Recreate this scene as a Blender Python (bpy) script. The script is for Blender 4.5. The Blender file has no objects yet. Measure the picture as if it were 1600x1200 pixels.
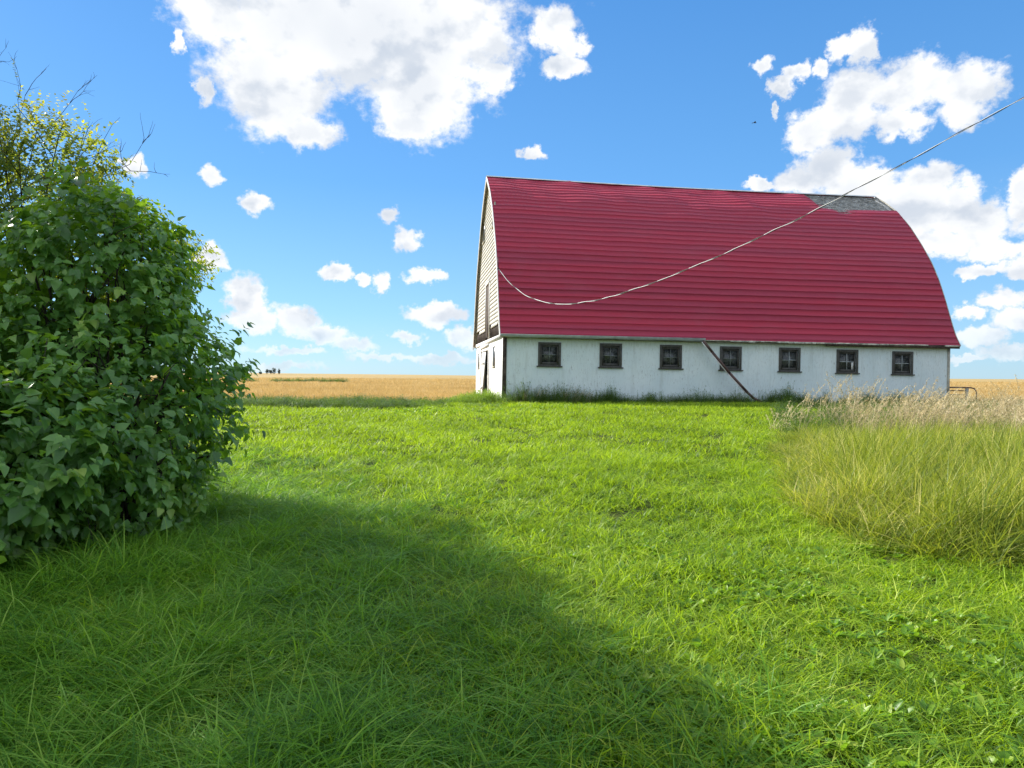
import bpy, math, random
import numpy as np
from mathutils import Vector, Matrix, Euler

rng = np.random.default_rng(11)
random.seed(5)
scene = bpy.context.scene
R = math.radians

# ------------------------------------------------------------------ camera
FPX, EYE = 1150.0, 1.6
PITCH, ROLL = -.0109, .0057
def ray(px, py):
    u, v = px - 800.0, py - 600.0
    c, s = math.cos(ROLL), math.sin(ROLL)
    u, v = u*c + v*s, -u*s + v*c
    x, y, z = u/FPX, 1.0, -v/FPX
    c, s = math.cos(PITCH), math.sin(PITCH)
    return np.array([x, y*c - z*s, y*s + z*c])
cam_d = bpy.data.cameras.new('camera')
cam = bpy.data.objects.new('camera', cam_d)
scene.collection.objects.link(cam)
fw = Vector(ray(800, 600)).normalized()
rt = Vector(ray(801, 600) - ray(800, 600)); rt.normalize()
up = rt.cross(fw)
M = Matrix(((rt.x, up.x, -fw.x, 0), (rt.y, up.y, -fw.y, 0), (rt.z, up.z, -fw.z, EYE), (0, 0, 0, 1)))
cam.matrix_world = M
cam_d.sensor_width = 36.0
cam_d.lens = FPX/1600*36
cam_d.clip_start = .05
cam_d.clip_end = 6000
scene.camera = cam

# ------------------------------------------------------------------ view, sun, sky
scene.view_settings.view_transform = 'Standard'
scene.view_settings.look = 'None'
scene.view_settings.exposure = .85
scene.view_settings.gamma = 1.0
scene.cycles.max_bounces = 5
scene.cycles.diffuse_bounces = 2
scene.cycles.glossy_bounces = 2
scene.cycles.transmission_bounces = 4
scene.cycles.transparent_max_bounces = 8
scene.cycles.caustics_reflective = False
scene.cycles.caustics_refractive = False
SUN_EL, SUN_AZ = R(34), R(-56)          # azimuth measured from +Y, clockwise positive
sun_dir = Vector((math.sin(SUN_AZ)*math.cos(SUN_EL), math.cos(SUN_AZ)*math.cos(SUN_EL), math.sin(SUN_EL)))
sd = bpy.data.lights.new('sun', 'SUN')
sd.energy = 4.5
sd.angle = R(.53)
sd.color = (1.0, .945, .86)
so = bpy.data.objects.new('sun', sd)
so.rotation_euler = sun_dir.to_track_quat('Z', 'Y').to_euler()
so.location = sun_dir*60
scene.collection.objects.link(so)

def N(nt, t, **kw):
    n = nt.nodes.new(t)
    for k, v in kw.items():
        setattr(n, k, v)
    return n
def mathn(nt, op, a, b=None, c=None, clamp=False):
    n = nt.nodes.new('ShaderNodeMath'); n.operation = op; n.use_clamp = clamp
    for i, v in enumerate((a, b, c)):
        if v is None: continue
        if isinstance(v, (int, float)): n.inputs[i].default_value = v
        else: nt.links.new(v, n.inputs[i])
    return n.outputs[0]
def mapr(nt, v, a, b, c=0., d=1., smooth=True):
    n = nt.nodes.new('ShaderNodeMapRange')
    n.interpolation_type = 'SMOOTHSTEP' if smooth else 'LINEAR'
    nt.links.new(v, n.inputs[0])
    for i, x in enumerate((a, b, c, d)): n.inputs[i+1].default_value = x
    return n.outputs[0]
def noise(nt, vec, scale, detail=4, rough=.55, lac=2.0, dist=0.):
    n = nt.nodes.new('ShaderNodeTexNoise')
    if vec is not None: nt.links.new(vec, n.inputs['Vector'])
    n.inputs['Scale'].default_value = scale; n.inputs['Detail'].default_value = detail
    n.inputs['Roughness'].default_value = rough; n.inputs['Lacunarity'].default_value = lac
    n.inputs['Distortion'].default_value = dist
    return n.outputs[0]
def mixc(nt, f, a, b, mode='MIX'):
    n = nt.nodes.new('ShaderNodeMix'); n.data_type = 'RGBA'; n.blend_type = mode
    if isinstance(f, (int, float)): n.inputs[0].default_value = f
    else: nt.links.new(f, n.inputs[0])
    for i, v in ((6, a), (7, b)):
        if isinstance(v, (tuple, list)): n.inputs[i].default_value = (*v[:3], 1)
        else: nt.links.new(v, n.inputs[i])
    return n.outputs[2]

world = bpy.data.worlds.new('World')
scene.world = world
world.use_nodes = True
nt = world.node_tree
nt.nodes.clear()
out = N(nt, 'ShaderNodeOutputWorld')
bg = N(nt, 'ShaderNodeBackground'); bg.inputs[1].default_value = .13
sky = N(nt, 'ShaderNodeTexSky'); sky.sky_type = 'NISHITA'; sky.sun_disc = False
sky.sun_elevation = SUN_EL; sky.sun_rotation = SUN_AZ % (2*math.pi)
sky.air_density = 1.0; sky.dust_density = .35; sky.ozone_density = 2.6; sky.altitude = 500
tc = N(nt, 'ShaderNodeTexCoord')
sep = N(nt, 'ShaderNodeSeparateXYZ'); nt.links.new(tc.outputs['Generated'], sep.inputs[0])
az = mathn(nt, 'ARCTAN2', sep.outputs[0], sep.outputs[1])
el = mathn(nt, 'ARCSINE', sep.outputs[2])
ae = N(nt, 'ShaderNodeCombineXYZ'); nt.links.new(az, ae.inputs[0]); nt.links.new(el, ae.inputs[1])
wn = N(nt, 'ShaderNodeTexNoise'); nt.links.new(tc.outputs['Generated'], wn.inputs['Vector'])
wn.inputs['Scale'].default_value = 15.; wn.inputs['Detail'].default_value = 5; wn.inputs['Roughness'].default_value = .62
wa = N(nt, 'ShaderNodeVectorMath', operation='SUBTRACT'); nt.links.new(wn.outputs['Color'], wa.inputs[0]); wa.inputs[1].default_value = (.5, .5, .5)
wb = N(nt, 'ShaderNodeVectorMath', operation='MULTIPLY_ADD'); nt.links.new(wa.outputs[0], wb.inputs[0]); wb.inputs[1].default_value = (.05, .036, 0); nt.links.new(ae.outputs[0], wb.inputs[2])
wn2 = N(nt, 'ShaderNodeTexNoise'); nt.links.new(tc.outputs['Generated'], wn2.inputs['Vector'])
wn2.inputs['Scale'].default_value = 62.; wn2.inputs['Detail'].default_value = 5; wn2.inputs['Roughness'].default_value = .62
wc = N(nt, 'ShaderNodeVectorMath', operation='SUBTRACT'); nt.links.new(wn2.outputs['Color'], wc.inputs[0]); wc.inputs[1].default_value = (.5, .5, .5)
wd_ = N(nt, 'ShaderNodeVectorMath', operation='MULTIPLY_ADD'); nt.links.new(wc.outputs[0], wd_.inputs[0]); wd_.inputs[1].default_value = (.034, .026, 0); nt.links.new(wb.outputs[0], wd_.inputs[2])
ae = wd_
# cumulus field: where each cloud mass stands in the sky (x, y, rx, ry, strength)
CL = [(540,40,235,100,1),(430,140,105,72,1),(655,135,80,75,1),(700,62,105,80,1),(330,18,80,50,1),(485,205,50,27,1),
      (640,192,55,25,1),(530,-110,320,150,1),(772,122,34,28,.7),(866,46,34,30,1),(896,74,24,18,1),(884,108,32,16,1),(318,140,16,28,.55),(270,62,14,18,.45),
      (209,262,20,19,.75),(330,276,23,16,.8),(397,320,27,17,.8),(612,336,22,16,.6),(640,376,22,19,.7),
      (526,423,28,14,.8),(567,432,16,11,.7),(598,440,17,18,.6),(664,428,34,12,.8),(830,240,19,13,.5),
      (330,402,26,20,.9),(384,458,36,36,1),(392,500,50,20,.9),(472,498,40,27,1),(505,520,46,18,.8),(556,540,46,14,.8),
      (684,492,46,18,.9),(718,528,30,18,.7),(636,526,34,12,.6),(600,558,70,9,.6),(450,548,80,9,.6),(690,560,60,10,.6),(430,575,90,7,.5),
      (1345,72,26,30,1),(1308,82,20,22,.9),(1192,104,22,14,.8),(1240,116,20,16,.7),(1275,112,16,14,.7),(1222,135,22,14,.7),(1212,172,9,12,.6),
      (1345,150,62,38,1),(1430,138,80,42,1),(1512,136,58,40,1),(1270,205,42,30,1),(1330,190,56,30,1),(1410,192,46,24,1),(1505,176,52,28,.9),
      (1300,258,50,36,1),(1262,285,50,22,1),(1195,291,30,9,.9),(1340,300,60,46,1),(1368,275,22,16,.8),(1455,285,42,34,1),(1430,328,74,52,1),(1500,330,44,46,1),(1540,350,60,36,1),(1600,300,26,46,1),(1640,330,70,60,1),
      (1470,380,80,22,.9),(1560,392,60,20,.9),(1600,420,40,16,.8),(1530,428,46,11,.7),(1570,470,46,20,.8),(1512,490,30,14,.7),(1590,500,50,22,.8),(1540,530,50,18,.7),(1590,555,60,16,.7),(1520,565,50,8,.6),
      (1750,260,160,90,1),(1800,470,200,50,1),(-150,430,170,60,1),(60,560,200,20,.7),(-250,120,200,100,.9),(2100,100,260,120,1)]
fld = None
for (x, y, rx, ry, w) in CL:
    d = ray(x, y); d /= np.linalg.norm(d)
    a0, e0 = math.atan2(d[0], d[1]), math.asin(d[2])
    sc = FPX/(math.cos(a0)**1.0)
    ra, re = rx*math.cos(a0)**2/FPX, ry*math.cos(a0)/FPX
    vm = N(nt, 'ShaderNodeVectorMath', operation='MULTIPLY_ADD')
    nt.links.new(ae.outputs[0], vm.inputs[0])
    k = 1.07
    vm.inputs[1].default_value = (1/(ra*k), 1/(re*k), 0)
    vm.inputs[2].default_value = (-a0/(ra*k), -e0/(re*k), 0)
    ln = N(nt, 'ShaderNodeVectorMath', operation='LENGTH'); nt.links.new(vm.outputs[0], ln.inputs[0])
    v = mathn(nt, 'SUBTRACT', .72 + .28*w, ln.outputs['Value'])
    fld = v if fld is None else mathn(nt, 'SMOOTH_MAX', fld, v, .12)
fld = mathn(nt, 'MAXIMUM', fld, -1.2)
st = N(nt, 'ShaderNodeVectorMath', operation='MULTIPLY'); nt.links.new(tc.outputs['Generated'], st.inputs[0]); st.inputs[1].default_value = (1, 1, 1.35)
def cloudn(off):
    a = N(nt, 'ShaderNodeVectorMath', operation='ADD'); nt.links.new(st.outputs[0], a.inputs[0]); a.inputs[1].default_value = off
    n1 = noise(nt, a.outputs[0], 11.0, 9, .62)
    n2 = noise(nt, a.outputs[0], 42.0, 6, .62)
    return mathn(nt, 'MULTIPLY_ADD', n2, .55, n1)
n0 = cloudn((0, 0, 0))
def softn(off):
    a = N(nt, 'ShaderNodeVectorMath', operation='ADD'); nt.links.new(st.outputs[0], a.inputs[0]); a.inputs[1].default_value = off
    return noise(nt, a.outputs[0], 13.0, 5, .5)
# sky outside the pictured part: unseen bright cumulus added to raise the ambient light
outside = mathn(nt, 'MAXIMUM', mapr(nt, mathn(nt, 'ABSOLUTE', az), .80, 1.05), mapr(nt, el, .62, .80))
fld = mathn(nt, 'MAXIMUM', fld, mathn(nt, 'MULTIPLY_ADD', outside, 1.35, -1.2))
dens = mathn(nt, 'MULTIPLY_ADD', mathn(nt, 'SUBTRACT', n0, .70), 2.3, mathn(nt, 'MULTIPLY', fld, 1.5))
alpha = mapr(nt, dens, .0, .72)
shade = mapr(nt, mathn(nt, 'SUBTRACT', softn((0, 0, 0)), softn((-.016, .006, .022))), -.13, .05)
big = mapr(nt, noise(nt, tc.outputs['Generated'], 6.0, 3, .5), .40, .64)
core = mathn(nt, 'MULTIPLY', mapr(nt, fld, .15, .8), mathn(nt, 'MULTIPLY_ADD', big, .8, .2))
shade = mathn(nt, 'SUBTRACT', mathn(nt, 'MULTIPLY_ADD', shade, .6, .4), mathn(nt, 'MULTIPLY', core, .45), clamp=True)
ccol = mixc(nt, shade, (2.75, 3.05, 3.5), (4.55, 4.6, 4.65))
ccol = mixc(nt, outside, ccol, (5.2, 5.2, 5.2))
skyc = mixc(nt, 1.0, sky.outputs[0], (.50, .72, .92), 'MULTIPLY')
gr = N(nt, 'ShaderNodeValToRGB'); nt.links.new(mapr(nt, el, 0., .5, 0., 1., False), gr.inputs[0])
for _ in range(2): gr.color_ramp.elements.new(.5)
for e_, (p_, c_) in zip(gr.color_ramp.elements, ((0., (2.1, 3.0, 3.8)), (.16, (1.35, 2.6, 3.9)), (.5, (.62, 1.85, 3.75)), (1., (.34, 1.35, 3.3)))):
    e_.position = p_; e_.color = (*c_, 1)
skyc = mixc(nt, .72, skyc, gr.outputs[0])
alpha = mathn(nt, 'MULTIPLY', alpha, mapr(nt, el, -.01, .09, .45, 1.))
allc = mixc(nt, alpha, skyc, ccol)
nt.links.new(allc, bg.inputs[0]); nt.links.new(bg.outputs[0], out.inputs[0])
world.cycles.sampling_method = 'MANUAL'
world.cycles.sample_map_resolution = 512

# ------------------------------------------------------------------ helpers
def link(o): scene.collection.objects.link(o); return o
def tag(o, label=None, cat=None, group=None, kind=None):
    if label: o['label'] = label
    if cat: o['category'] = cat
    if group: o['group'] = group
    if kind: o['kind'] = kind
    return o
def empty(name, loc=(0, 0, 0), mat=None):
    o = bpy.data.objects.new(name, None); link(o)
    if mat is not None: o.matrix_world = mat
    else: o.location = loc
    o.empty_display_size = .3
    return o
def np_mesh(name, V, F, mat=None, smooth=False, attrs=None):
    """V (n,3); F list of arrays (m,k)"""
    me = bpy.data.meshes.new(name)
    if not isinstance(F, (list, tuple)): F = [F]
    F = [np.asarray(f, np.int32) for f in F if len(f)]
    nl_ = sum(f.size for f in F); nf = sum(len(f) for f in F)
    me.vertices.add(len(V)); me.vertices.foreach_set('co', np.asarray(V, np.float32).ravel())
    me.loops.add(nl_); me.polygons.add(nf)
    me.loops.foreach_set('vertex_index', np.concatenate([f.ravel() for f in F]))
    tot = np.concatenate([np.full(len(f), f.shape[1], np.int32) for f in F])
    st_ = np.concatenate([[0], np.cumsum(tot)[:-1]]).astype(np.int32)
    me.polygons.foreach_set('loop_start', st_); me.polygons.foreach_set('loop_total', tot)
    if smooth: me.polygons.foreach_set('use_smooth', np.ones(nf, bool))
    me.update(calc_edges=True); me.validate()
    if attrs:
        for k, v in attrs.items():
            a = me.attributes.new(k, 'FLOAT', 'POINT'); a.data.foreach_set('value', np.asarray(v, np.float32))
    if mat: me.materials.append(mat)
    return me
def mkobj(name, me, parent=None):
    o = bpy.data.objects.new(name, me); link(o)
    if parent is not None: o.parent = parent
    return o
class MB:
    def __init__(s): s.V = []; s.F3 = []; s.F4 = []; s.FN = {}
    def add(s, verts, faces):
        b = len(s.V); s.V.extend([tuple(v) for v in verts])
        for f in faces: s.FN.setdefault(len(f), []).append([b+i for i in f])
    def quad(s, a, b, c, d): s.add([a, b, c, d], [(0, 1, 2, 3)])
    def box(s, lo, hi, jit=0.):
        x0, y0, z0 = lo; x1, y1, z1 = hi
        v = [(x0,y0,z0),(x1,y0,z0),(x1,y1,z0),(x0,y1,z0),(x0,y0,z1),(x1,y0,z1),(x1,y1,z1),(x0,y1,z1)]
        if jit: v = [tuple(c + random.uniform(-jit, jit) for c in p) for p in v]
        s.add(v, [(0,3,2,1),(4,5,6,7),(0,1,5,4),(1,2,6,5),(2,3,7,6),(3,0,4,7)])
    def beam(s, p, q, w, h, upv=(0, 0, 1)):
        p = Vector(p); q = Vector(q); d = (q-p).normalized(); sd_ = d.cross(Vector(upv)).normalized(); u_ = sd_.cross(d)
        v = []
        for c in (p, q):
            for (i, j) in ((-1,-1),(1,-1),(1,1),(-1,1)): v.append(c + sd_*(i*w/2) + u_*(j*h/2))
        s.add(v, [(0,1,2,3),(7,6,5,4),(0,4,5,1),(1,5,6,2),(2,6,7,3),(3,7,4,0)])
    def tube(s, pts, rads, n=6):
        pts = [Vector(p) for p in pts]
        b = len(s.V); prev = None
        for i, p in enumerate(pts):
            d = (pts[min(i+1, len(pts)-1)] - pts[max(i-1, 0)]).normalized()
            if prev is None: a = d.orthogonal().normalized()
            else: a = (prev - d*prev.dot(d)).normalized()
            prev = a; c = d.cross(a)
            r = rads[i] if hasattr(rads, '__len__') else rads
            for k in range(n):
                t = 2*math.pi*k/n
                s.V.append(tuple(p + a*(math.cos(t)*r) + c*(math.sin(t)*r)))
        for i in range(len(pts)-1):
            for k in range(n):
                k2 = (k+1) % n
                s.FN.setdefault(4, []).append([b+i*n+k, b+i*n+k2, b+(i+1)*n+k2, b+(i+1)*n+k])
        s.FN.setdefault(n, []).append([b+k for k in range(n)][::-1])
        e = b+(len(pts)-1)*n
        s.FN.setdefault(n, []).append([e+k for k in range(n)])
    def build(s, name, mat, parent=None, smooth=False, bevel=0):
        me = np_mesh(name, np.array(s.V), [np.array(f) for f in s.FN.values()], mat, smooth)
        o = mkobj(name, me, parent)
        if bevel:
            m = o.modifiers.new('bevel', 'BEVEL'); m.width = bevel; m.segments = 2; m.limit_method = 'ANGLE'
        return o

def newmat(name):
    m = bpy.data.materials.new(name); m.use_nodes = True
    t = m.node_tree; t.nodes.clear()
    o = N(t, 'ShaderNodeOutputMaterial'); p = N(t, 'ShaderNodeBsdfPrincipled')
    t.links.new(p.outputs[0], o.inputs[0])
    return m, t, p, o
def setc(p, c, rough=.6, spec=.4, metal=0.):
    if isinstance(c, (tuple, list)): p.inputs['Base Color'].default_value = (*c[:3], 1)
    p.inputs['Roughness'].default_value = rough
    p.inputs['Specular IOR Level'].default_value = spec
    p.inputs['Metallic'].default_value = metal
def bump(t, p, h, strength=.3, dist=.01):
    b = N(t, 'ShaderNodeBump'); b.inputs['Strength'].default_value = strength; b.inputs['Distance'].default_value = dist
    t.links.new(h, b.inputs['Height']); t.links.new(b.outputs[0], p.inputs['Normal'])
def objco(t, scale=(1, 1, 1)):
    c = N(t, 'ShaderNodeTexCoord'); m = N(t, 'ShaderNodeMapping'); m.inputs['Scale'].default_value = scale
    t.links.new(c.outputs['Object'], m.inputs[0]); return m.outputs[0]
def posco(t, scale=(1, 1, 1)):
    c = N(t, 'ShaderNodeNewGeometry'); m = N(t, 'ShaderNodeMapping'); m.inputs['Scale'].default_value = scale
    t.links.new(c.outputs['Position'], m.inputs[0]); return m.outputs[0]
def simple(name, c, rough=.6, spec=.4, metal=0., var=.25, nscale=6, bmp=.2):
    m, t, p, o = newmat(name); setc(p, c, rough, spec, metal)
    v = objco(t)
    n = noise(t, v, nscale, 6, .6)
    col = mixc(t, mapr(t, n, .3, .7), tuple(x*(1-var) for x in c), tuple(min(1, x*(1+var)) for x in c))
    t.links.new(col, p.inputs['Base Color'])
    if bmp: bump(t, p, noise(t, v, nscale*6, 4, .6), bmp, .006)
    return m

def foliage_mat(name, cols, trans=(.3, .45, .05), tmix=.42, rough=.5, spec=.35, posscale=.5, rand=.35):
    """cols: list of colours picked by the per-leaf attribute v; varied by place and by instance"""
    m, t, p, o = newmat(name); setc(p, cols[0], rough, spec)
    at = N(t, 'ShaderNodeAttribute'); at.attribute_name = 'v'
    oi = N(t, 'ShaderNodeObjectInfo')
    pn = noise(t, posco(t), posscale, 4, .6)
    f = mathn(t, 'ADD', mathn(t, 'MULTIPLY_ADD', at.outputs['Fac'], .85, -.08), mathn(t, 'MULTIPLY', mathn(t, 'SUBTRACT', pn, .42), 1.1))
    f = mathn(t, 'ADD', f, mathn(t, 'MULTIPLY', mathn(t, 'SUBTRACT', oi.outputs['Random'], .5), rand))
    cr = N(t, 'ShaderNodeValToRGB')
    while len(cr.color_ramp.elements) < len(cols): cr.color_ramp.elements.new(.5)
    for i, c in enumerate(cols):
        cr.color_ramp.elements[i].position = i/(len(cols)-1); cr.color_ramp.elements[i].color = (*c, 1)
    t.links.new(f, cr.inputs[0]); t.links.new(cr.outputs[0], p.inputs['Base Color'])
    tr = N(t, 'ShaderNodeBsdfTranslucent')
    t.links.new(mixc(t, 1., mixc(t, .5, cr.outputs[0], (.5, .5, .5)), tuple(2.*x for x in trans), 'MULTIPLY'), tr.inputs[0])
    mx = N(t, 'ShaderNodeMixShader'); mx.inputs[0].default_value = tmix
    t.links.new(p.outputs[0], mx.inputs[1]); t.links.new(tr.outputs[0], mx.inputs[2]); t.links.new(mx.outputs[0], o.inputs[0])
    return m

def sstep(a, b, x): 
    t = np.clip((x-a)/(b-a), 0, 1); return t*t*(3-2*t)
def ground_z(x, y):
    x = np.asarray(x, float); y = np.asarray(y, float)
    z = .50*sstep(5, 26, y)
    z = z + .035*np.sin(x*.9+.4)*np.sin(y*.7)*sstep(1, 4, y)*(1-sstep(22, 26, y)) + .015*np.sin(x*2.3+y*1.7)
    z = z - .16*sstep(8, 22, x)*sstep(20, 30, y)*(1-sstep(40, 80, y))
    z = z + 3.1*np.exp(-((x+420)/260)**2)*sstep(250, 900, y) + 1.0*np.exp(-((x+120)/160)**2)*sstep(300, 1000, y)
    z = z + .22*np.sin(x*.013+2)*sstep(120, 400, y) + .3*np.sin(x*.006+y*.004)*sstep(200, 500, y)
    z = z - .8*sstep(900, 3000, y)
    return z

# ------------------------------------------------------------------ ground, lawn, field
def grid_mesh(name, xs, ys, mat, zoff=0.):
    X, Y = np.meshgrid(xs, ys); Z = ground_z(X, Y)+zoff
    nx, ny = len(xs), len(ys)
    V = np.stack([X, Y, Z], -1).reshape(-1, 3)
    i = np.arange(nx-1)[None, :] + nx*np.arange(ny-1)[:, None]
    F = np.stack([i, i+1, i+nx+1, i+nx], -1).reshape(-1, 4)
    return np_mesh(name, V, [F], mat, True)
m, t, p, o = newmat('soil_green'); setc(p, (.06, .09, .02), .95, .1)
g1 = noise(t, posco(t), 1.2, 6, .65)
t.links.new(mixc(t, mapr(t, g1, .35, .65), (.030, .048, .010), (.07, .085, .022)), p.inputs['Base Color'])
bump(t, p, noise(t, posco(t), 30, 5, .7), .7, .03)
MSOIL = m
m, t, p, o = newmat('stubble_field'); setc(p, (.5, .34, .12), .9, .15)
g1 = noise(t, posco(t, (.02, .05, 1)), 1., 6, .6)
g2 = noise(t, posco(t, (.6, 1.6, 1)), 1.6, 5, .7)
w = N(t, 'ShaderNodeTexWave'); w.wave_type = 'BANDS'; w.bands_direction = 'X'
mp = N(t, 'ShaderNodeMapping'); mp.inputs['Rotation'].default_value = (0, 0, R(28)); mp.inputs['Scale'].default_value = (.09, .09, .09)
gg = N(t, 'ShaderNodeNewGeometry'); t.links.new(gg.outputs['Position'], mp.inputs[0]); t.links.new(mp.outputs[0], w.inputs[0])
w.inputs['Scale'].default_value = 1.; w.inputs['Distortion'].default_value = 2.5; w.inputs['Detail'].default_value = 3
c1 = mixc(t, mapr(t, g1, .35, .65), (.31, .205, .07), (.43, .30, .115))
c2 = mixc(t, mapr(t, g2, .35, .7), c1, (.49, .37, .17))
c3 = mixc(t, mathn(t, 'MULTIPLY', w.outputs[0], .35), c2, (.33, .21, .07))
gp = mapr(t, noise(t, posco(t, (.004, .02, 1)), 1., 4, .5), .50, .66)
t.links.new(mixc(t, mathn(t, 'MULTIPLY', gp, .5), c3, (.17, .16, .05)), p.inputs['Base Color'])
bump(t, p, g2, .6, .1)
MFIELD = m
def symgeo(a, n): 
    g = a**np.linspace(0, 1, n); g = (g-1)/(a-1); return g
xs = np.concatenate([-30-4000*symgeo(400, 40)[::-1], np.linspace(-30, 30, 121)[1:-1], 30+4000*symgeo(400, 40)])
ys_near = np.concatenate([-20-1500*symgeo(200, 20)[::-1], np.linspace(-20, 27, 95)[1:]])
ys_far = 27+4500*symgeo(900, 110)
tag(mkobj('ground', grid_mesh('ground', xs, ys_near, MSOIL)), kind='structure')
tag(mkobj('wheat_field', grid_mesh('wheat_field', xs, ys_far, MFIELD)), kind='structure')

# ------------------------------------------------------------------ blades and tufts
proto_col = {}
def blades(n, rad, h, hv, w, lean, curve, segs=4, fold=False, up0=.0, vdir=None, seed=0):
    r = np.random.default_rng(seed)
    a = r.uniform(0, 2*np.pi, n); rr = rad*np.sqrt(r.uniform(0, 1, n))
    bx, by = rr*np.cos(a), rr*np.sin(a)
    H = h*(1 + hv*r.uniform(-1, 1, n)); W = w*r.uniform(.6, 1.3, n)
    la = r.uniform(0, 2*np.pi, n)
    L = lean*r.uniform(.1, 1.6, n); Cv = curve*r.uniform(.3, 1.7, n)
    dx, dy = np.cos(la), np.sin(la)
    if vdir is not None:
        dx, dy = dx + vdir[0], dy + vdir[1]; q = np.hypot(dx, dy)+1e-6; dx, dy = dx/q, dy/q
    fa = r.uniform(0, 2*np.pi, n)                    # facing of the blade's width
    sx, sy = np.cos(fa), np.sin(fa)
    T = np.linspace(0, 1, segs+1)
    V = []
    for ti in T:
        hor = (L*ti + Cv*ti**2.4)*H
        zz = H*(ti - .45*Cv*ti**2.6 - .12*L*ti**2)
        px, py = bx + dx*hor, by + dy*hor
        ww = W*(1-ti**2.2)*.5 + .0003
        V.append(np.stack([px-sx*ww, py-sy*ww, zz-.01], 1)); V.append(np.stack([px+sx*ww, py+sy*ww, zz-.01], 1))
    V = np.stack(V, 1)                                # n, 2(segs+1), 3
    k = 2*(segs+1); base = (np.arange(n)*k)[:, None, None]
    f = np.array([[2*i, 2*i+1, 2*i+3, 2*i+2] for i in range(segs)])[None]
    F = (base+f).reshape(-1, 4)
    v = np.repeat(r.uniform(0, 1, n), k)
    return V.reshape(-1, 3), F, v
def merge(parts):
    Vs, Fs, vs = [], [], []; b = 0
    for V, F, v in parts:
        Vs.append(V); Fs.append(F+b); vs.append(v); b += len(V)
    return np.concatenate(Vs), np.concatenate(Fs), np.concatenate(vs)
def protos(name, items, mat):
    col = bpy.data.collections.new(name)
    for i, (V, F, v) in enumerate(items):
        me = np_mesh(name, V, [F], mat, True, {'v': v})
        o = bpy.data.objects.new('%s_%02d' % (name, i), me); col.objects.link(o)
    return col
def scatter(name, col, nproto, P, rot, scl, label, cat='grass', kind='stuff'):
    """one object that sets the tuft meshes on the points P"""
    n = len(P)
    me = bpy.data.meshes.new(name); me.vertices.add(n); me.vertices.foreach_set('co', P.astype(np.float32).ravel())
    a = me.attributes.new('rot', 'FLOAT_VECTOR', 'POINT'); a.data.foreach_set('vector', rot.astype(np.float32).ravel())
    a = me.attributes.new('scl', 'FLOAT_VECTOR', 'POINT'); a.data.foreach_set('vector', scl.astype(np.float32).ravel())
    a = me.attributes.new('idx', 'INT', 'POINT'); a.data.foreach_set('value', rng.integers(0, nproto, n).astype(np.int32))
    o = mkobj(name, me)
    g = bpy.data.node_groups.new(name, 'GeometryNodeTree')
    g.interface.new_socket('Geometry', in_out='INPUT', socket_type='NodeSocketGeometry')
    g.interface.new_socket('Geometry', in_out='OUTPUT', socket_type='NodeSocketGeometry')
    gi = N(g, 'NodeGroupInput'); go = N(g, 'NodeGroupOutput')
    ci = N(g, 'GeometryNodeCollectionInfo'); ci.inputs['Collection'].default_value = col
    ci.inputs['Separate Children'].default_value = True; ci.inputs['Reset Children'].default_value = True
    io = N(g, 'GeometryNodeInstanceOnPoints'); io.inputs['Pick Instance'].default_value = True
    def na(nm, ty):
        x = N(g, 'GeometryNodeInputNamedAttribute'); x.data_type = ty; x.inputs['Name'].default_value = nm
        return [s for s in x.outputs if s.enabled and s.name == 'Attribute'][0]
    g.links.new(gi.outputs[0], io.inputs['Points']); g.links.new(ci.outputs[0], io.inputs['Instance'])
    g.links.new(na('idx', 'INT'), io.inputs['Instance Index'])
    g.links.new(na('rot', 'FLOAT_VECTOR'), io.inputs['Rotation']); g.links.new(na('scl', 'FLOAT_VECTOR'), io.inputs['Scale'])
    g.links.new(io.outputs[0], go.inputs[0])
    md = o.modifiers.new('scatter', 'NODES'); md.node_group = g
    tag(o, label, cat, None, kind)
    return o
def pts_in(y0, y1, dens, margin=2.0, k=.80, xlo=None, xhi=None):
    """random points over the stretch of ground between two distances"""
    hw = k*y1+margin
    lo = -hw if xlo is None else xlo; hi = hw if xhi is None else xhi
    n = int((hi-lo)*(y1-y0)*dens)
    x = rng.uniform(lo, hi, n); y = rng.uniform(y0, y1, n)
    keep = np.abs(x) < k*y+margin
    return x[keep], y[keep]
def vnoise(x, y, s, seed=0):
    r = np.random.default_rng(seed); z = np.zeros_like(x)
    for i in range(6):
        a = r.uniform(0, 2*np.pi); f = s*r.uniform(.6, 1.9); ph = r.uniform(0, 6.28)
        z += np.sin((x*np.cos(a)+y*np.sin(a))*f+ph)
    return z/6
def rots(n, tilt=.15, leanx=0., random_z=True):
    r = rng.uniform(-tilt, tilt, (n, 3)); r[:, 1] += leanx
    r[:, 2] = rng.uniform(0, 2*np.pi, n) if random_z else rng.uniform(-.5, .5, n)
    return r

# barn placement (needed to keep grass off its footprint)
BO = np.array([-.36737, 28.947175, .517525]); YAW, TILT = .1417, .0086
BL, BW, WH, RH = 19.3545, 11.47, 2.76, 10.42
def barn_local(x, y):
    dx, dy = x-BO[0], y-BO[1]
    return dx*math.cos(YAW)+dy*math.sin(YAW), -dx*math.sin(YAW)+dy*math.cos(YAW)
def off_barn(x, y, mar=.0):
    a, u = barn_local(x, y)
    return ~((a > -mar) & (a < BL+mar) & (u > -mar) & (u < BW+mar))
TE = np.array([(5.6, 4.6), (6.0, 3.7), (6.5, 3.35), (7, 3.25), (9, 3.4), (12, 4.4), (15, 5.3), (21, 7.2), (29, 8.5)])
def tall_edge(y): return np.interp(y, TE[:, 0], TE[:, 1])
def in_tall(x, y, d=0.):
    wob = .25*vnoise(x, y, 3., 3)
    return (x > tall_edge(y)+wob+d) & (y > 5.75+.15*wob+d*.5) & (y < 15.9)

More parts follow.
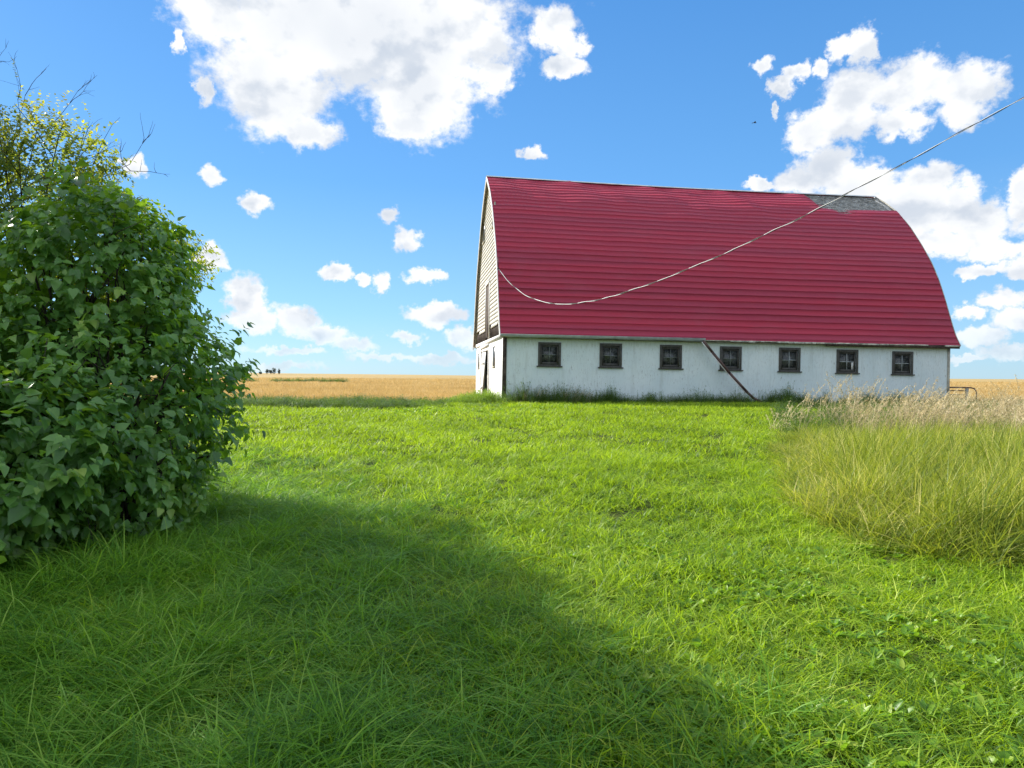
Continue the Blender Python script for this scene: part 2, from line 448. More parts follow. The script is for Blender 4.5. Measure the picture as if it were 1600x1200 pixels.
SUNNY = [(.035, .09, .008), (.135, .25, .012), (.27, .40, .020), (.52, .58, .10)]
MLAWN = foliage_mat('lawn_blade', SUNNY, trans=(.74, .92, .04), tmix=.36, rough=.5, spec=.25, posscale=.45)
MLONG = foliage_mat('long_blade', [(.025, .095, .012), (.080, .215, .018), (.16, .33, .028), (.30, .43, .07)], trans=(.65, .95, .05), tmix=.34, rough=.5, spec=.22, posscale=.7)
MTALL = foliage_mat('tall_blade', [(.035, .080, .010), (.13, .205, .018), (.31, .355, .045), (.76, .64, .26)], trans=(.72, .78, .08), tmix=.34, rough=.5, spec=.25, posscale=.6)
MDRY = foliage_mat('dry_stem', [(.14, .14, .05), (.36, .29, .15), (.60, .50, .31), (.80, .71, .50)], trans=(.85, .78, .52), tmix=.28, rough=.6, spec=.2, posscale=.6)
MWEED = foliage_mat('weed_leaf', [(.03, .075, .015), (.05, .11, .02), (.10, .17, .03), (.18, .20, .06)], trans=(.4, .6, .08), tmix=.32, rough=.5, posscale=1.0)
MSTRAW = foliage_mat('straw', [(.36, .25, .09), (.52, .38, .16), (.64, .50, .25), (.76, .63, .38)], trans=(.8, .6, .25), tmix=.25, rough=.7, spec=.15, posscale=.15)

short = protos('lawn_tuft', [merge([blades(34, .10, .085, .55, .0085, .65, .6, 3, seed=10+i), blades(7, .10, .15, .35, .0075, .8, .9, 4, seed=40+i)]) for i in range(7)], MLAWN)
longt = protos('long_tuft', [merge([blades(44, .11, .155, .5, .0074, .6, 1.0, 5, seed=60+i), blades(6, .09, .23, .3, .0085, .6, 1.4, 6, seed=160+i)]) for i in range(7)], MLONG)
fart = protos('far_tuft', [blades(52, .26, .10, .6, .016, .6, .5, 2, seed=80+i) for i in range(5)], MLAWN)

# lawn: short sunlit grass, by distance
def lawn_pts(y0, y1, dens):
    x, y = pts_in(y0, y1, dens)
    k = off_barn(x, y, .1) & ~in_tall(x, y, .15)
    return x[k], y[k]
# how long the grass is: long by the bushes on the left, mown on the right
def longness(x, y):
    e = -.2 + .10*(y-3) 
    w_ = 1-sstep(-1.6, 1.5, x - (.5 - .36*(y-2.5)) + .5*vnoise(x, y, 1.6, 5))
    return w_*(1-sstep(11, 15, y))
Ps, Rs, Ss = [], [], []
for (y0, y1, dn, sc_) in ((1.6, 4.5, 125, 1.), (4.5, 8, 85, 1.1), (8, 13, 44, 1.3)):
    x, y = lawn_pts(y0, y1, dn); L = longness(x, y)
    k = rng.uniform(0, 1, len(x)) > L*.8; x, y = x[k], y[k]; n = len(x)
    hgt = sc_*(1 + .6*vnoise(x, y, 2.8, 8))*rng.uniform(.7, 1.25, n)
    Ps.append(np.stack([x, y, ground_z(x, y)], 1)); Rs.append(rots(n, .22)); Ss.append(np.stack([np.full(n, sc_*1.05)]*2+[hgt], 1))
scatter('lawn', short, 7, np.concatenate(Ps), np.concatenate(Rs), np.concatenate(Ss), 'bright green mown lawn in front of the camera and the barn')
Ps, Rs, Ss = [], [], []
for (y0, y1, dn, sc_) in ((13, 19, 20, 1.), (19, 25.3, 13, 1.15)):
    x, y = lawn_pts(y0, y1, dn); n = len(x)
    k = ~((y > 23.8) & (x < -3)); x, y = x[k], y[k]; n = len(x)
    Ps.append(np.stack([x, y, ground_z(x, y)], 1)); Rs.append(rots(n, .15)); Ss.append(np.stack([np.full(n, sc_)]*2+[sc_*(1+.4*vnoise(x, y, 1.5, 2))*rng.uniform(.8, 1.2, n)], 1))
x, y = pts_in(25, 29.5, 13, xlo=-3.5); k = off_barn(x, y, .05) & ~in_tall(x, y, 0); x, y = x[k], y[k]; n = len(x)
Ps.append(np.stack([x, y, ground_z(x, y)], 1)); Rs.append(rots(n, .15)); Ss.append(np.stack([np.full(n, 1.15)]*2+[1.3*rng.uniform(.8, 1.3, n)], 1))
scatter('far_lawn', fart, 5, np.concatenate(Ps), np.concatenate(Rs), np.concatenate(Ss), 'smooth yellow green lawn stretching back to the barn and field edge')
Ps, Rs, Ss = [], [], []
for (y0, y1, dn, sc_) in ((1.5, 5, 110, 1.), (5, 9, 66, 1.1), (9, 15, 26, 1.2)):
    x, y = lawn_pts(y0, y1, dn); L = longness(x, y)
    k = rng.uniform(0, 1, len(x)) < L; x, y = x[k], y[k]; n = len(x)
    near = 1 + .75*np.exp(-((x+2.7)**2/1.6+(y-5.6)**2/2.6))
    hgt = sc_*near*(.80 + .62*vnoise(x, y, 3.4, 9))*rng.uniform(.7, 1.25, n)*(1-.3*sstep(9, 13, y))
    Ps.append(np.stack([x, y, ground_z(x, y)], 1)); Rs.append(rots(n, .3)); Ss.append(np.stack([np.full(n, sc_*1.05)]*2+[hgt], 1))
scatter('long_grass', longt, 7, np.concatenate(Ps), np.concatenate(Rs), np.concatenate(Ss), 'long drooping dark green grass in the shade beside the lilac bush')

# ------------------------------------------------------------------ broad leaves among the lawn
def leafquad(n, L, W, rmin, elev, seed, heart=False, nseg=3):
    """rosette of n flat leaves"""
    r = np.random.default_rng(seed); parts = []
    for i in range(n):
        a = r.uniform(0, 6.283); e = elev*r.uniform(.3, 1.4); l = L*r.uniform(.6, 1.25); w_ = W*r.uniform(.7, 1.2)
        T = np.linspace(0, 1, nseg+2); rows = []
        for ti in T:
            hor = rmin + l*ti*math.cos(e); z = .015 + l*(ti*math.sin(e)) - l*.35*ti**2*.6
            ww = w_*math.sin(math.pi*min(1, ti*.92+.08)**.8)*.5+.001
            for s_ in (-1, 0, 1):
                rows.append((hor, s_*ww, z + abs(s_)*ww*.35))
        V = np.array(rows); c, s_ = math.cos(a), math.sin(a)
        V = np.stack([V[:, 0]*c-V[:, 1]*s_, V[:, 0]*s_+V[:, 1]*c, V[:, 2]], 1)
        F = []
        for q in range(nseg+1):
            F += [[3*q, 3*q+3, 3*q+4, 3*q+1], [3*q+1, 3*q+4, 3*q+5, 3*q+2]]
        parts.append((V, np.array(F), np.full(len(V), r.uniform(0, 1))))
    return merge(parts)
MBROAD = foliage_mat('broad_leaf', [(.07, .17, .015), (.13, .27, .02), (.21, .36, .03), (.34, .40, .06)], trans=(.55, .8, .06), tmix=.35, rough=.42, spec=.4, posscale=.8)
ros = protos('rosette', [leafquad(11, .11, .035, .01, .75, 5), leafquad(9, .09, .045, .01, .9, 6), leafquad(14, .05, .035, .03, .8, 7), leafquad(12, .13, .03, .01, .6, 8)], MBROAD)
cent = [(.45, 3.6, .5, 150), (1.0, 3.1, .5, 150), (.7, 4.3, .35, 55), (1.9, 5.6, .8, 170), (2.4, 3.4, .9, 260), (3.2, 6.3, .9, 90), (1.2, 6.8, .8, 80), (2.7, 4.6, .8, 120), (-.1, 3.9, .35, 40), (.2, 9, 2.5, 120), (4.6, 5.0, .8, 80), (-2.6, 22.5, 2.0, 200), (2, 26, 3.0, 160)]
xx, yy = [], []
for cx, cy, rr, n in cent:
    xx.append(rng.normal(cx, rr*.6, n)); yy.append(rng.normal(cy, rr*.5, n))
x = np.concatenate(xx); y = np.concatenate(yy); k = (y > 2) & off_barn(x, y, .1); x, y = x[k], y[k]; k = rng.uniform(0, 1, len(x)) < .62; x, y = x[k], y[k]; n = len(x)
s_ = rng.uniform(.45, .88, n)*(1+.6*sstep(15, 25, y))
scatter('broadleaf_weeds', ros, 4, np.stack([x, y, ground_z(x, y)+.03], 1), rots(n, .2), np.stack([s_]*3, 1), 'low broad leaved weeds growing through the mown grass', 'weeds')

# ------------------------------------------------------------------ tall grass on the right
tall = protos('tall_tuft', [merge([blades(26, .13, .74, .42, .0125, .16, .42, 7, vdir=(.45, 0), seed=100+i), blades(18, .18, .42, .5, .0105, .5, .9, 5, vdir=(.2, 0), seed=130+i), blades(7, .14, .95, .25, .006, .12, .22, 6, vdir=(.6, 0), seed=150+i)]) for i in range(6)], MTALL)
Ps, Rs, Ss = [], [], []
for (y0, y1, dn, sc_) in ((5.5, 9, 36, .95), (9, 13, 26, 1.0), (13, 16, 20, .9)):
    x, y = pts_in(y0, y1, dn, 2.5, .82, xlo=3.0); k = in_tall(x, y) & off_barn(x, y, .1); x, y = x[k], y[k]
    depth = np.minimum(x-tall_edge(y), (y-5.8)*1.0); n = len(x)
    hgt = np.interp(y, [6, 10, 13, 16], [1.0, .86, .66, .50])*sc_*(.42+.58*sstep(0., 1.1, depth))*(1+.55*vnoise(x, y, 2.6, 12))*rng.uniform(.65, 1.2, n)
    rr_ = rots(n, .2, 0, True); rr_[:, 2] = rng.normal(0, 1.0, n)
    Ps.append(np.stack([x, y, ground_z(x, y)], 1)); Rs.append(rr_); Ss.append(np.stack([np.full(n, sc_*.95)]*2+[hgt], 1))
scatter('tall_grass', tall, 6, np.concatenate(Ps), np.concatenate(Rs), np.concatenate(Ss), 'unmown yellow green tall grass leaning at the right of the lawn')

# dry brome with drooping seed heads
def brome(nst, rad, h, seed, heads=True):
    r = np.random.default_rng(seed); parts = [blades(nst, rad, h*.5, .5, .012, .35, .7, 4, vdir=(.3, 0), seed=seed)]
    for i in range(max(3, nst//3)):
        a = r.uniform(0, 6.283); rr = rad*math.sqrt(r.uniform()); b = np.array([rr*math.cos(a), rr*math.sin(a), 0.])
        H = h*r.uniform(.7, 1.12); ln = np.array([r.normal(.10, .12), r.normal(0, .08)])
        T = np.linspace(0, 1, 7); P_ = np.stack([b[0]+ln[0]*T**2*H*1.6, b[1]+ln[1]*T**2*H*1.6, H*(T-.08*T**3)], 1)
        w_ = .0065; fa = r.uniform(0, 3.14); sd_ = np.array([math.cos(fa), math.sin(fa), 0])*w_/2
        V = np.empty((14, 3)); V[0::2] = P_-sd_; V[1::2] = P_+sd_
        parts.append((V, np.array([[2*j, 2*j+1, 2*j+3, 2*j+2] for j in range(6)]), np.full(14, r.uniform(.3, 1))))
        if heads:
            for j in range(r.integers(12, 20)):
                tt = r.uniform(.70, 1.0); base = np.array([np.interp(tt, T, P_[:, c]) for c in range(3)])
                aa = r.uniform(0, 6.283); l = r.uniform(.04, .10)*(1.25-tt+.35); dn = r.uniform(-.9, .5)
                d = np.array([math.cos(aa)+.5, math.sin(aa), dn]); d /= np.linalg.norm(d)
                tip = base + d*l; s2 = np.cross(d, [0, 0, 1]); s2 /= np.linalg.norm(s2)+1e-6
                m_ = base+d*l*.55; ww = .0105
                V = np.array([base, m_+s2*ww, tip+np.array([0, 0, -.012]), m_-s2*ww])
                parts.append((V, np.array([[0, 1, 2, 3]]), np.full(4, r.uniform(.45, 1))))
    return merge(parts)
bro = protos('brome_clump', [brome(22, .24, 1.15, 200+i) for i in range(6)], MDRY)
def placed(x, y, smin, smax, tilt=.12):
    n = len(x); s_ = rng.uniform(smin, smax, n)
    return np.stack([x, y, ground_z(x, y)], 1), rots(n, tilt, .0, False), np.stack([s_*.95, s_*.95, s_], 1)
xx, yy, hh = [], [], []
y = rng.uniform(15.2, 20.5, 1000); x = y*rng.uniform(.352, .90, 1000)**1.0; q_ = x/y
k = rng.uniform(0, 1, 1000) < .08+.29*sstep(.40, .56, q_+.04*vnoise(x, y, 2., 30)); x, y, q_ = x[k], y[k], q_[k]; xx.append(x); yy.append(y); hh.append((.76+.52*vnoise(x, y, 2.4, 33)+.30*np.exp(-((q_-.45)/.03)**2)+.26*np.exp(-((q_-.53)/.02)**2)+.2*np.exp(-((q_-.39)/.012)**2)-.12*sstep(.58, .75, q_))*rng.uniform(.5, 1.28, len(x)))
x = rng.uniform(12, 27, 330); y = rng.uniform(19.5, 32, 330)
k = off_barn(x, y, .35) & (x > .56*y+.2) & ~((x < 20.5) & (y > 29)); xx.append(x[k]); yy.append(y[k]); hh.append((.60+.28*vnoise(x[k], y[k], 1.1, 31))*rng.uniform(.7, 1.1, k.sum()))
x, y, h_ = map(np.concatenate, (xx, yy, hh)); n = len(x)
scatter('dry_grass', bro, 6, np.stack([x, y, ground_z(x, y)], 1), rots(n, .14, .04, False), np.stack([np.full(n, .95)]*2+[h_*1.0], 1), 'straw coloured dry grass with drooping seed heads before the right half of the barn')
x = rng.uniform(-.1, 3.0, 16); y = 28.7+rng.uniform(-.25, .25, 16)
s3 = rng.uniform(.35, .6, 16)
scatter('pale_grass', bro, 6, np.stack([x, y, ground_z(x, y)], 1), rots(16, .12, .04, False), np.stack([s3, s3, s3*1.1], 1), 'thin pale seeding grass at the left end of the barn wall')

# dark weeds along the wall foot, by the gable and behind the lawn
def weedc(h, seed, nl=60, w_=.022):
    r = np.random.default_rng(seed); parts = [blades(34, .20, h*.8, .5, .009, .35, .5, 4, seed=seed)]
    for i in range(7):
        a = r.uniform(0, 6.283); b = np.array([.18*math.cos(a)*r.uniform(), .18*math.sin(a)*r.uniform(), 0]); H = h*r.uniform(.6, 1.1)
        lean = r.normal(0, .12, 2)
        for j in range(nl//6):
            tt = r.uniform(.15, 1); c = b+np.array([lean[0]*tt*H, lean[1]*tt*H, tt*H]); aa = r.uniform(0, 6.283)
            d = np.array([math.cos(aa), math.sin(aa), r.uniform(-.2, .7)]); d /= np.linalg.norm(d); s2 = np.cross(d, [0, 0, 1]); s2 /= np.linalg.norm(s2)
            l = w_*r.uniform(2.0, 4.2); V = np.array([c, c+d*l*.5+s2*w_*.6, c+d*l, c+d*l*.5-s2*w_*.6])
            parts.append((V, np.array([[0, 1, 2, 3]]), np.full(4, r.uniform(0, 1))))
        V = np.array([b-[.003, 0, 0], b+[.003, 0, 0], b+[lean[0]*H+.002, lean[1]*H, H], b+[lean[0]*H-.002, lean[1]*H, H]])
        parts.append((V, np.array([[0, 1, 2, 3]]), np.full(4, .2)))
    return merge(parts)
wd = protos('weed_clump', [weedc(.5, 300+i) for i in range(6)], MWEED)
xx, yy, hh = [], [], []
a = rng.uniform(-.1, BL+.3, 430); u = -rng.uniform(.06, .9, 430)**1.3-.08
xw = BO[0]+a*math.cos(YAW)-u*math.sin(YAW); yw = BO[1]+a*math.sin(YAW)+u*math.cos(YAW)
# (height varies along the wall)
hw_ = (.50+.35*vnoise(xw, yw, 2.2, 44)+.25*np.exp(-((xw-1.5)/1.5)**2))*(.5+.7*rng.uniform(0, 1, 430)+.8*rng.uniform(0, 1, 430)**8)
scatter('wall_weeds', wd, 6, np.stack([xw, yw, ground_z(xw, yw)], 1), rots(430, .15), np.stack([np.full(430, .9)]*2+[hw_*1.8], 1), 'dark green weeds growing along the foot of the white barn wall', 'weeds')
x = rng.uniform(-24, -2.3, 1500); y = 23.9+rng.uniform(0, 1, 1500)**1.0*4.9
k = rng.uniform(0, 1, 1500) > sstep(-5, -2, x)*.8; x, y = x[k], y[k]; n = len(x)
hh = (.60+.2*vnoise(x, y, 1.6, 50))*rng.uniform(.6, 1.2, n)
scatter('verge_weeds', wd, 6, np.stack([x, y, ground_z(x, y)], 1), rots(n, .15), np.stack([np.full(n, 1.1)]*2+[hh], 1), 'dark green strip of weeds between the lawn and the wheat field', 'weeds')
x = rng.uniform(-31, -22, 90); y = 102+.2*x+rng.uniform(-1.6, 1.6, 90); x2 = rng.uniform(-36, -33, 14); y2 = 95+rng.uniform(-1, 1, 14)
x = np.concatenate([x, x2]); y = np.concatenate([y, y2]); n = len(x)
scatter('field_weeds', wd, 6, np.stack([x, y, ground_z(x, y)], 1), rots(n, .15), np.stack([np.full(n, 3.), np.full(n, 3.), rng.uniform(.7, 1.6, n)], 1), 'dark green streak of weeds out in the golden wheat field', 'weeds')
y = rng.uniform(16.5, 27.5, 420); x = y*rng.uniform(.36, .88, 420); k = off_barn(x, y, .3); x, y = x[k], y[k]; n = len(x)
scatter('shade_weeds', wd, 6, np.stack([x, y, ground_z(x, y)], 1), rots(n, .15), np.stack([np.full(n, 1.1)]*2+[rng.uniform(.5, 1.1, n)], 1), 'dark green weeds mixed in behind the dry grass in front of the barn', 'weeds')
# sunlit leafy weeds at the foot of the gable
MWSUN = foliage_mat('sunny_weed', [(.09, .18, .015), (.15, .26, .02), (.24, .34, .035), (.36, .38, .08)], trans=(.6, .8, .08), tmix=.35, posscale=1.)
wds = protos('sunny_clump', [weedc(.5, 330+i, 90, .028) for i in range(5)], MWSUN)
x = rng.normal(-1.5, .75, 150); y = rng.normal(28.7, 1.1, 150); k = off_barn(x, y, .05) & (x < -.2) & (x > -4); x, y = x[k], y[k]; n = len(x)
x = np.concatenate([x, rng.uniform(-5, -.5, 60)]); y = np.concatenate([y, rng.uniform(25.2, 27.4, 60)]); n = len(x)
hh = .75*np.exp(-((x+1.0)/1.3)**2)*sstep(26.5, 28, y)+.28
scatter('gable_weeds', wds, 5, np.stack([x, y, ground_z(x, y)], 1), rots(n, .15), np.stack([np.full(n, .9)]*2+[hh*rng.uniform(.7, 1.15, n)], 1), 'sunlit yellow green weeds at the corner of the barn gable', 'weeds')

# stubble standing in the field
stb = protos('stubble_tuft', [blades(46, .32, .26, .4, .018, .3, .2, 2, seed=400+i) for i in range(5)], MSTRAW)
Ps = []
for (y0, y1, dn) in ((28.6, 42, 7), (42, 70, 2.6), (70, 120, .9), (120, 200, .22)):
    for (l0, l1) in ((-.62, .02), (.5, .85)):
        n = int((l1-l0)*(y0+y1)/2*(y1-y0)*dn)
        y = rng.uniform(y0, y1, n); x = y*rng.uniform(l0, l1, n)
        # rows: pull the points into drilled lines
        q = x*math.cos(R(28))+y*math.sin(R(28)); row = np.round(q/1.1)*1.1; dq = (row-q)*.75
        x = x+dq*math.cos(R(28)); y = y+dq*math.sin(R(28))
        k = off_barn(x, y, .6) & (y > 28.4); Ps.append(np.stack([x[k], y[k], ground_z(x[k], y[k])], 1))
P_ = np.concatenate(Ps); n = len(P_)
sc3 = 1+1.2*sstep(40, 110, P_[:, 1])+1.5*sstep(110, 180, P_[:, 1])
scatter('wheat_stubble', stb, 5, P_, rots(n, .15), np.stack([sc3, sc3, rng.uniform(.6, 1.15, n)*(1+.3*sstep(40, 110, P_[:, 1]))], 1), 'golden wheat standing in rows beyond the weeds')

# ------------------------------------------------------------------ barn
cy_, sy_ = math.cos(YAW), math.sin(YAW); ct_, st_ = math.cos(TILT), math.sin(TILT)
BM = Matrix(((cy_*ct_, -sy_, cy_*st_, BO[0]), (sy_*ct_, cy_, sy_*st_, BO[1]), (-st_, 0, ct_, BO[2]), (0, 0, 0, 1)))
barn = empty('barn', mat=BM)
tag(barn, 'weathered white prairie barn with a rounded red metal roof and seven small windows', 'barn')

# materials
m, t, p, o = newmat('whitewash_sky_tint'); setc(p, (.62, .62, .58), .8, .2)
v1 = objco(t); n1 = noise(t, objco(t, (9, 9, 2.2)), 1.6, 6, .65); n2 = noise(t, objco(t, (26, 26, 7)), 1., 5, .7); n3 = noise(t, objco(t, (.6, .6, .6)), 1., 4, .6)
base = mixc(t, mapr(t, n3, .3, .7), (.67, .76, .77), (.77, .84, .84))  # bluish tint of the skylight is put into the white paint colour
sp = N(t, 'ShaderNodeSeparateXYZ'); t.links.new(v1, sp.inputs[0])
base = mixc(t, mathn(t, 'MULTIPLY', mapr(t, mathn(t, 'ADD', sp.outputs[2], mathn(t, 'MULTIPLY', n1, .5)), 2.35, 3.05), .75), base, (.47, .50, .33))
chip = mathn(t, 'MULTIPLY', mapr(t, n2, .57, .62), mapr(t, noise(t, objco(t, (1.1, 1.1, .9)), 1., 5, .7), .42, .56))
stn = noise(t, objco(t, (3.5, 3.5, .35)), 1., 5, .65)
base = mixc(t, mathn(t, 'MULTIPLY', mapr(t, stn, .52, .74), .25), base, (.36, .38, .33))
n5 = noise(t, objco(t, (14, 14, 3.2)), 1., 5, .72)
peel = mathn(t, 'MULTIPLY', mapr(t, n5, .60, .635), mapr(t, noise(t, objco(t, (.9, .9, .8)), 1.3, 4, .6), .48, .60))
base = mixc(t, mathn(t, 'MULTIPLY', peel, .7), base, (.27, .26, .24))
base = mixc(t, mathn(t, 'MULTIPLY', chip, .35), base, (.24, .23, .21))
base = mixc(t, mathn(t, 'MULTIPLY', mapr(t, n1, .50, .72), .35), base, (.44, .47, .46))
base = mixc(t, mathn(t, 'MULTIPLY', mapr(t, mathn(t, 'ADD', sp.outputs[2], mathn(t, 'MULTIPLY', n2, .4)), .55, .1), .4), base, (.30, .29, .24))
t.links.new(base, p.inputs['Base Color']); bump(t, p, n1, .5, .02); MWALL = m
m, t, p, o = newmat('weathered_board'); setc(p, (.6, .58, .5), .8, .2)
n1 = noise(t, objco(t, (4, 1.2, 14)), 1.5, 6, .7); n2 = noise(t, objco(t, (9, 9, 9)), 1., 5, .7)
base = mixc(t, mapr(t, n1, .35, .7), (.90, .90, .87), (.74, .73, .69))
base = mixc(t, mapr(t, n2, .60, .70), base, (.26, .23, .19))
t.links.new(base, p.inputs['Base Color']); bump(t, p, n1, .5, .01); MBOARD = m
m, t, p, o = newmat('red_sheet_metal'); setc(p, (.30, .02, .045), .5, .25)
n1 = noise(t, objco(t, (.06, 2.6, 2.6)), 1., 3, .5); n2 = noise(t, objco(t, (.5, 1.5, 1.5)), 1., 6, .65)
base = mixc(t, mapr(t, n1, .38, .62), (.35, .032, .066), (.43, .030, .062))
base = mixc(t, mathn(t, 'MULTIPLY', mapr(t, n2, .45, .75), .45), base, (.37, .075, .11))
t.links.new(base, p.inputs['Base Color']); t.links.new(mapr(t, n2, .3, .8, .42, .62), p.inputs['Roughness'])
bump(t, p, noise(t, objco(t, (1.2, 3, 3)), 1., 4, .5), .25, .03); MRED = m
MGREY = simple('grey_shingle', (.52, .51, .48), .9, .15, 0, .45, 5, .6)
MDARKW = simple('dark_old_wood', (.075, .058, .045), .85, .2, 0, .5, 7, .5)
MGWOOD = simple('grey_trim', (.42, .40, .33), .85, .2, 0, .3, 5, .4)
MTRIM = simple('white_trim', (.72, .70, .66), .7, .3, 0, .15, 6, .3)
MFRAME = simple('dark_brown_paint', (.070, .066, .058), .6, .4, 0, .3, 8, .3)
MMUNT = simple('muntin', (.20, .22, .21), .7, .3, 0, .4, 10, .2)
MGUT = simple('dull_zinc', (.40, .44, .44), .5, .5, .2, .2, 3, .2)
MREDB = simple('rusty_brown_pipe', (.105, .060, .052), .6, .4, .1, .4, 5, .2)
MINT = simple('dark_interior', (.035, .030, .026), .9, .1, 0, .3, 3, 0)
m, t, p, o = newmat('dusty_glass'); setc(p, (.07, .08, .08), .22, .6)
n1 = noise(t, objco(t), 7, 5, .65); t.links.new(mixc(t, mapr(t, n1, .4, .7), (.04, .045, .044), (.13, .135, .13)), p.inputs['Base Color'])
t.links.new(mapr(t, n1, .3, .7, .12, .5), p.inputs['Roughness']); MGLASS = m

PROF = np.array([(-.26, 2.66), (-.02, 3.0), (.15, 3.35), (.45, 4.09), (.72, 4.76), (1.08, 5.56), (1.57, 6.44), (2.24, 7.35), (3.12, 8.42), (4.08, 9.33), (4.98, 9.98), (5.735, 10.42)])
def smooth_prof(P, n=260):
    d = np.r_[0, np.cumsum(np.hypot(*np.diff(P, axis=0).T))]
    s = np.linspace(0, d[-1], n)
    Q = np.stack([np.interp(s, d, P[:, 0]), np.interp(s, d, P[:, 1])], 1)
    k = np.hanning(25); k /= k.sum()
    pad = np.concatenate([2*Q[0]-Q[1:13][::-1], Q, 2*Q[-1]-Q[-13:-1][::-1]])
    return s, np.stack([np.convolve(pad[:, c], k, 'valid') for c in (0, 1)], 1)
S_, Q_ = smooth_prof(PROF)
LEN = S_[-1]
def prof_at(s):
    return np.stack([np.interp(s, S_, Q_[:, 0]), np.interp(s, S_, Q_[:, 1])], -1)
def prof_n(s):
    d = prof_at(s+.03)-prof_at(s-.03); d /= np.linalg.norm(d, axis=-1, keepdims=True)
    return np.stack([-d[..., 1], d[..., 0]], -1)
def u_of_z(z): return np.interp(z, Q_[:, 1], Q_[:, 0])
GL, GR = .15, .30
ribs = np.arange(.12, LEN-.05, .295)
def roof_sheet(mirror, patch):
    ss, hh_ = [0.], [0.]
    for i, r in enumerate(ribs):
        h = .028 if i % 3 == 1 else .017
        for d_, k in ((-.010, 0), (-.006, 1), (.006, 1), (.024, 0)): ss.append(r+d_); hh_.append(h*k)
        if i < len(ribs)-1: ss.append(r+.147); hh_.append(.0)
    ss.append(LEN-.01); hh_.append(0.)
    ss = np.array(ss); hh_ = np.array(hh_)
    aa = np.linspace(-GL, BL+GR, 66)
    A, Sg = np.meshgrid(aa, ss)
    P_ = prof_at(Sg); Nn = prof_n(Sg)
    top = sstep(5.5, 8.8, Sg)
    rel = .014*np.sin(A*1.7+Sg*.8)+.012*np.sin(A*.9-Sg*2.1+1)+.010*np.sin(A*3.3+Sg*1.3+2)+.007*np.sin(A*5.1+Sg*2.6)
    off = hh_[:, None] + rel*(.45+.9*top) + .012*top*np.sin(A*2.2+np.sin(Sg*3)*1.1)
    U_ = P_[..., 0]+Nn[..., 0]*off; Z_ = P_[..., 1]+Nn[..., 1]*off
    Z_ = Z_ - .07*np.sin(np.pi*np.clip(A/BL, 0, 1))*sstep(0, 9, Sg)
    if mirror: U_ = BW-U_
    V = np.stack([A, U_, Z_], -1).reshape(-1, 3); nx = len(aa)
    F = []
    for j in range(len(ss)-1):
        for i in range(nx-1):
            if patch and aa[i] > 15.55+.12*((j//3) % 2)+.1*(9.35 < P_[j, 0, 1] < 9.7) and P_[j, 0, 1] > 9.27: continue
            q = [j*nx+i, j*nx+i+1, (j+1)*nx+i+1, (j+1)*nx+i]
            F.append(q if not mirror else q[::-1])
    return V, np.array(F)
V1, F1 = roof_sheet(False, True); V2, F2 = roof_sheet(True, False)
roof = mkobj('roof', np_mesh('roof', np.concatenate([V1, V2]), [np.concatenate([F1, F2+len(V1)])], MRED), barn)
# sheathing under the metal
mb = MB(); sa = np.linspace(0.02, LEN, 40); Pi = prof_at(sa)-prof_n(sa)*.16
for mir in (0, 1):
    for j in range(39):
        (u0, z0), (u1, z1) = Pi[j], Pi[j+1]
        if mir: u0, u1 = BW-u0, BW-u1
        for q in range(12):
            a0, a1 = -GL+.04+q*(BL+GL+GR-.08)/12, -GL+.04+(q+1)*(BL+GL+GR-.08)/12
            f = lambda a, z: z-.07*math.sin(math.pi*min(1, max(0, a/BL)))*min(1, z/8)
            mb.quad((a0, u0, f(a0, z0)), (a1, u0, f(a1, z0)), (a1, u1, f(a1, z1)), (a0, u1, f(a0, z1)))
mb.build('roof_sheathing', MGWOOD, barn)
# bare wooden shingles where the metal has blown off
mb = MB(); s0 = float(np.interp(9.12, Q_[:, 1], S_)); c = 0
sv = s0
while sv < LEN-.02:
    a = 15.4
    while a < BL+GR:
        w_ = random.uniform(.09, .22); e = min(sv+.15, LEN)
        P0, P1 = prof_at(np.array(sv)), prof_at(np.array(e)); n_ = prof_n(np.array((sv+e)/2))
        o0, o1 = -.018+random.uniform(0, .012), -.048
        a1 = min(a+w_-.006, BL+GR)
        dz = -.07*math.sin(math.pi*min(1, a/BL))
        j = random.uniform(-.012, .012); P0 = P0-(P1-P0)*(.08+j)
        v = []
        for (P_, o_) in ((P0, o0), (P1, o1)):
            for aa_ in (a, a1):
                v.append((aa_, P_[0]+n_[0]*o_, P_[1]+n_[1]*o_+dz)); 
        lo = [(x, u-n_[0]*.012, z-n_[1]*.012) for x, u, z in v]
        mb.add(v+lo, [(0, 1, 3, 2), (0, 4, 5, 1), (1, 5, 7, 3), (0, 2, 6, 4)])
        a += w_
    sv += .13
tag(mb.build('bare_shingles', MGREY, roof), 'bare grey wooden shingles where the red metal is missing')
# ridge cap
mb = MB()
for i in range(40):
    a0 = -GL-.02+i*(BL+GR+GL)/40; a1 = a0+(BL+GR+GL)/40
    f = lambda a: -.07*math.sin(math.pi*min(1, max(0, a/BL)))
    for s in (-1, 1):
        mb.quad((a0, BW/2, RH+.06+f(a0)), (a1, BW/2, RH+.06+f(a1)), (a1, BW/2+s*.17, RH-.03+f(a1)), (a0, BW/2+s*.17, RH-.03+f(a0)))
tag(mb.build('ridge_cap', MGUT, roof), 'silver ridge cap')
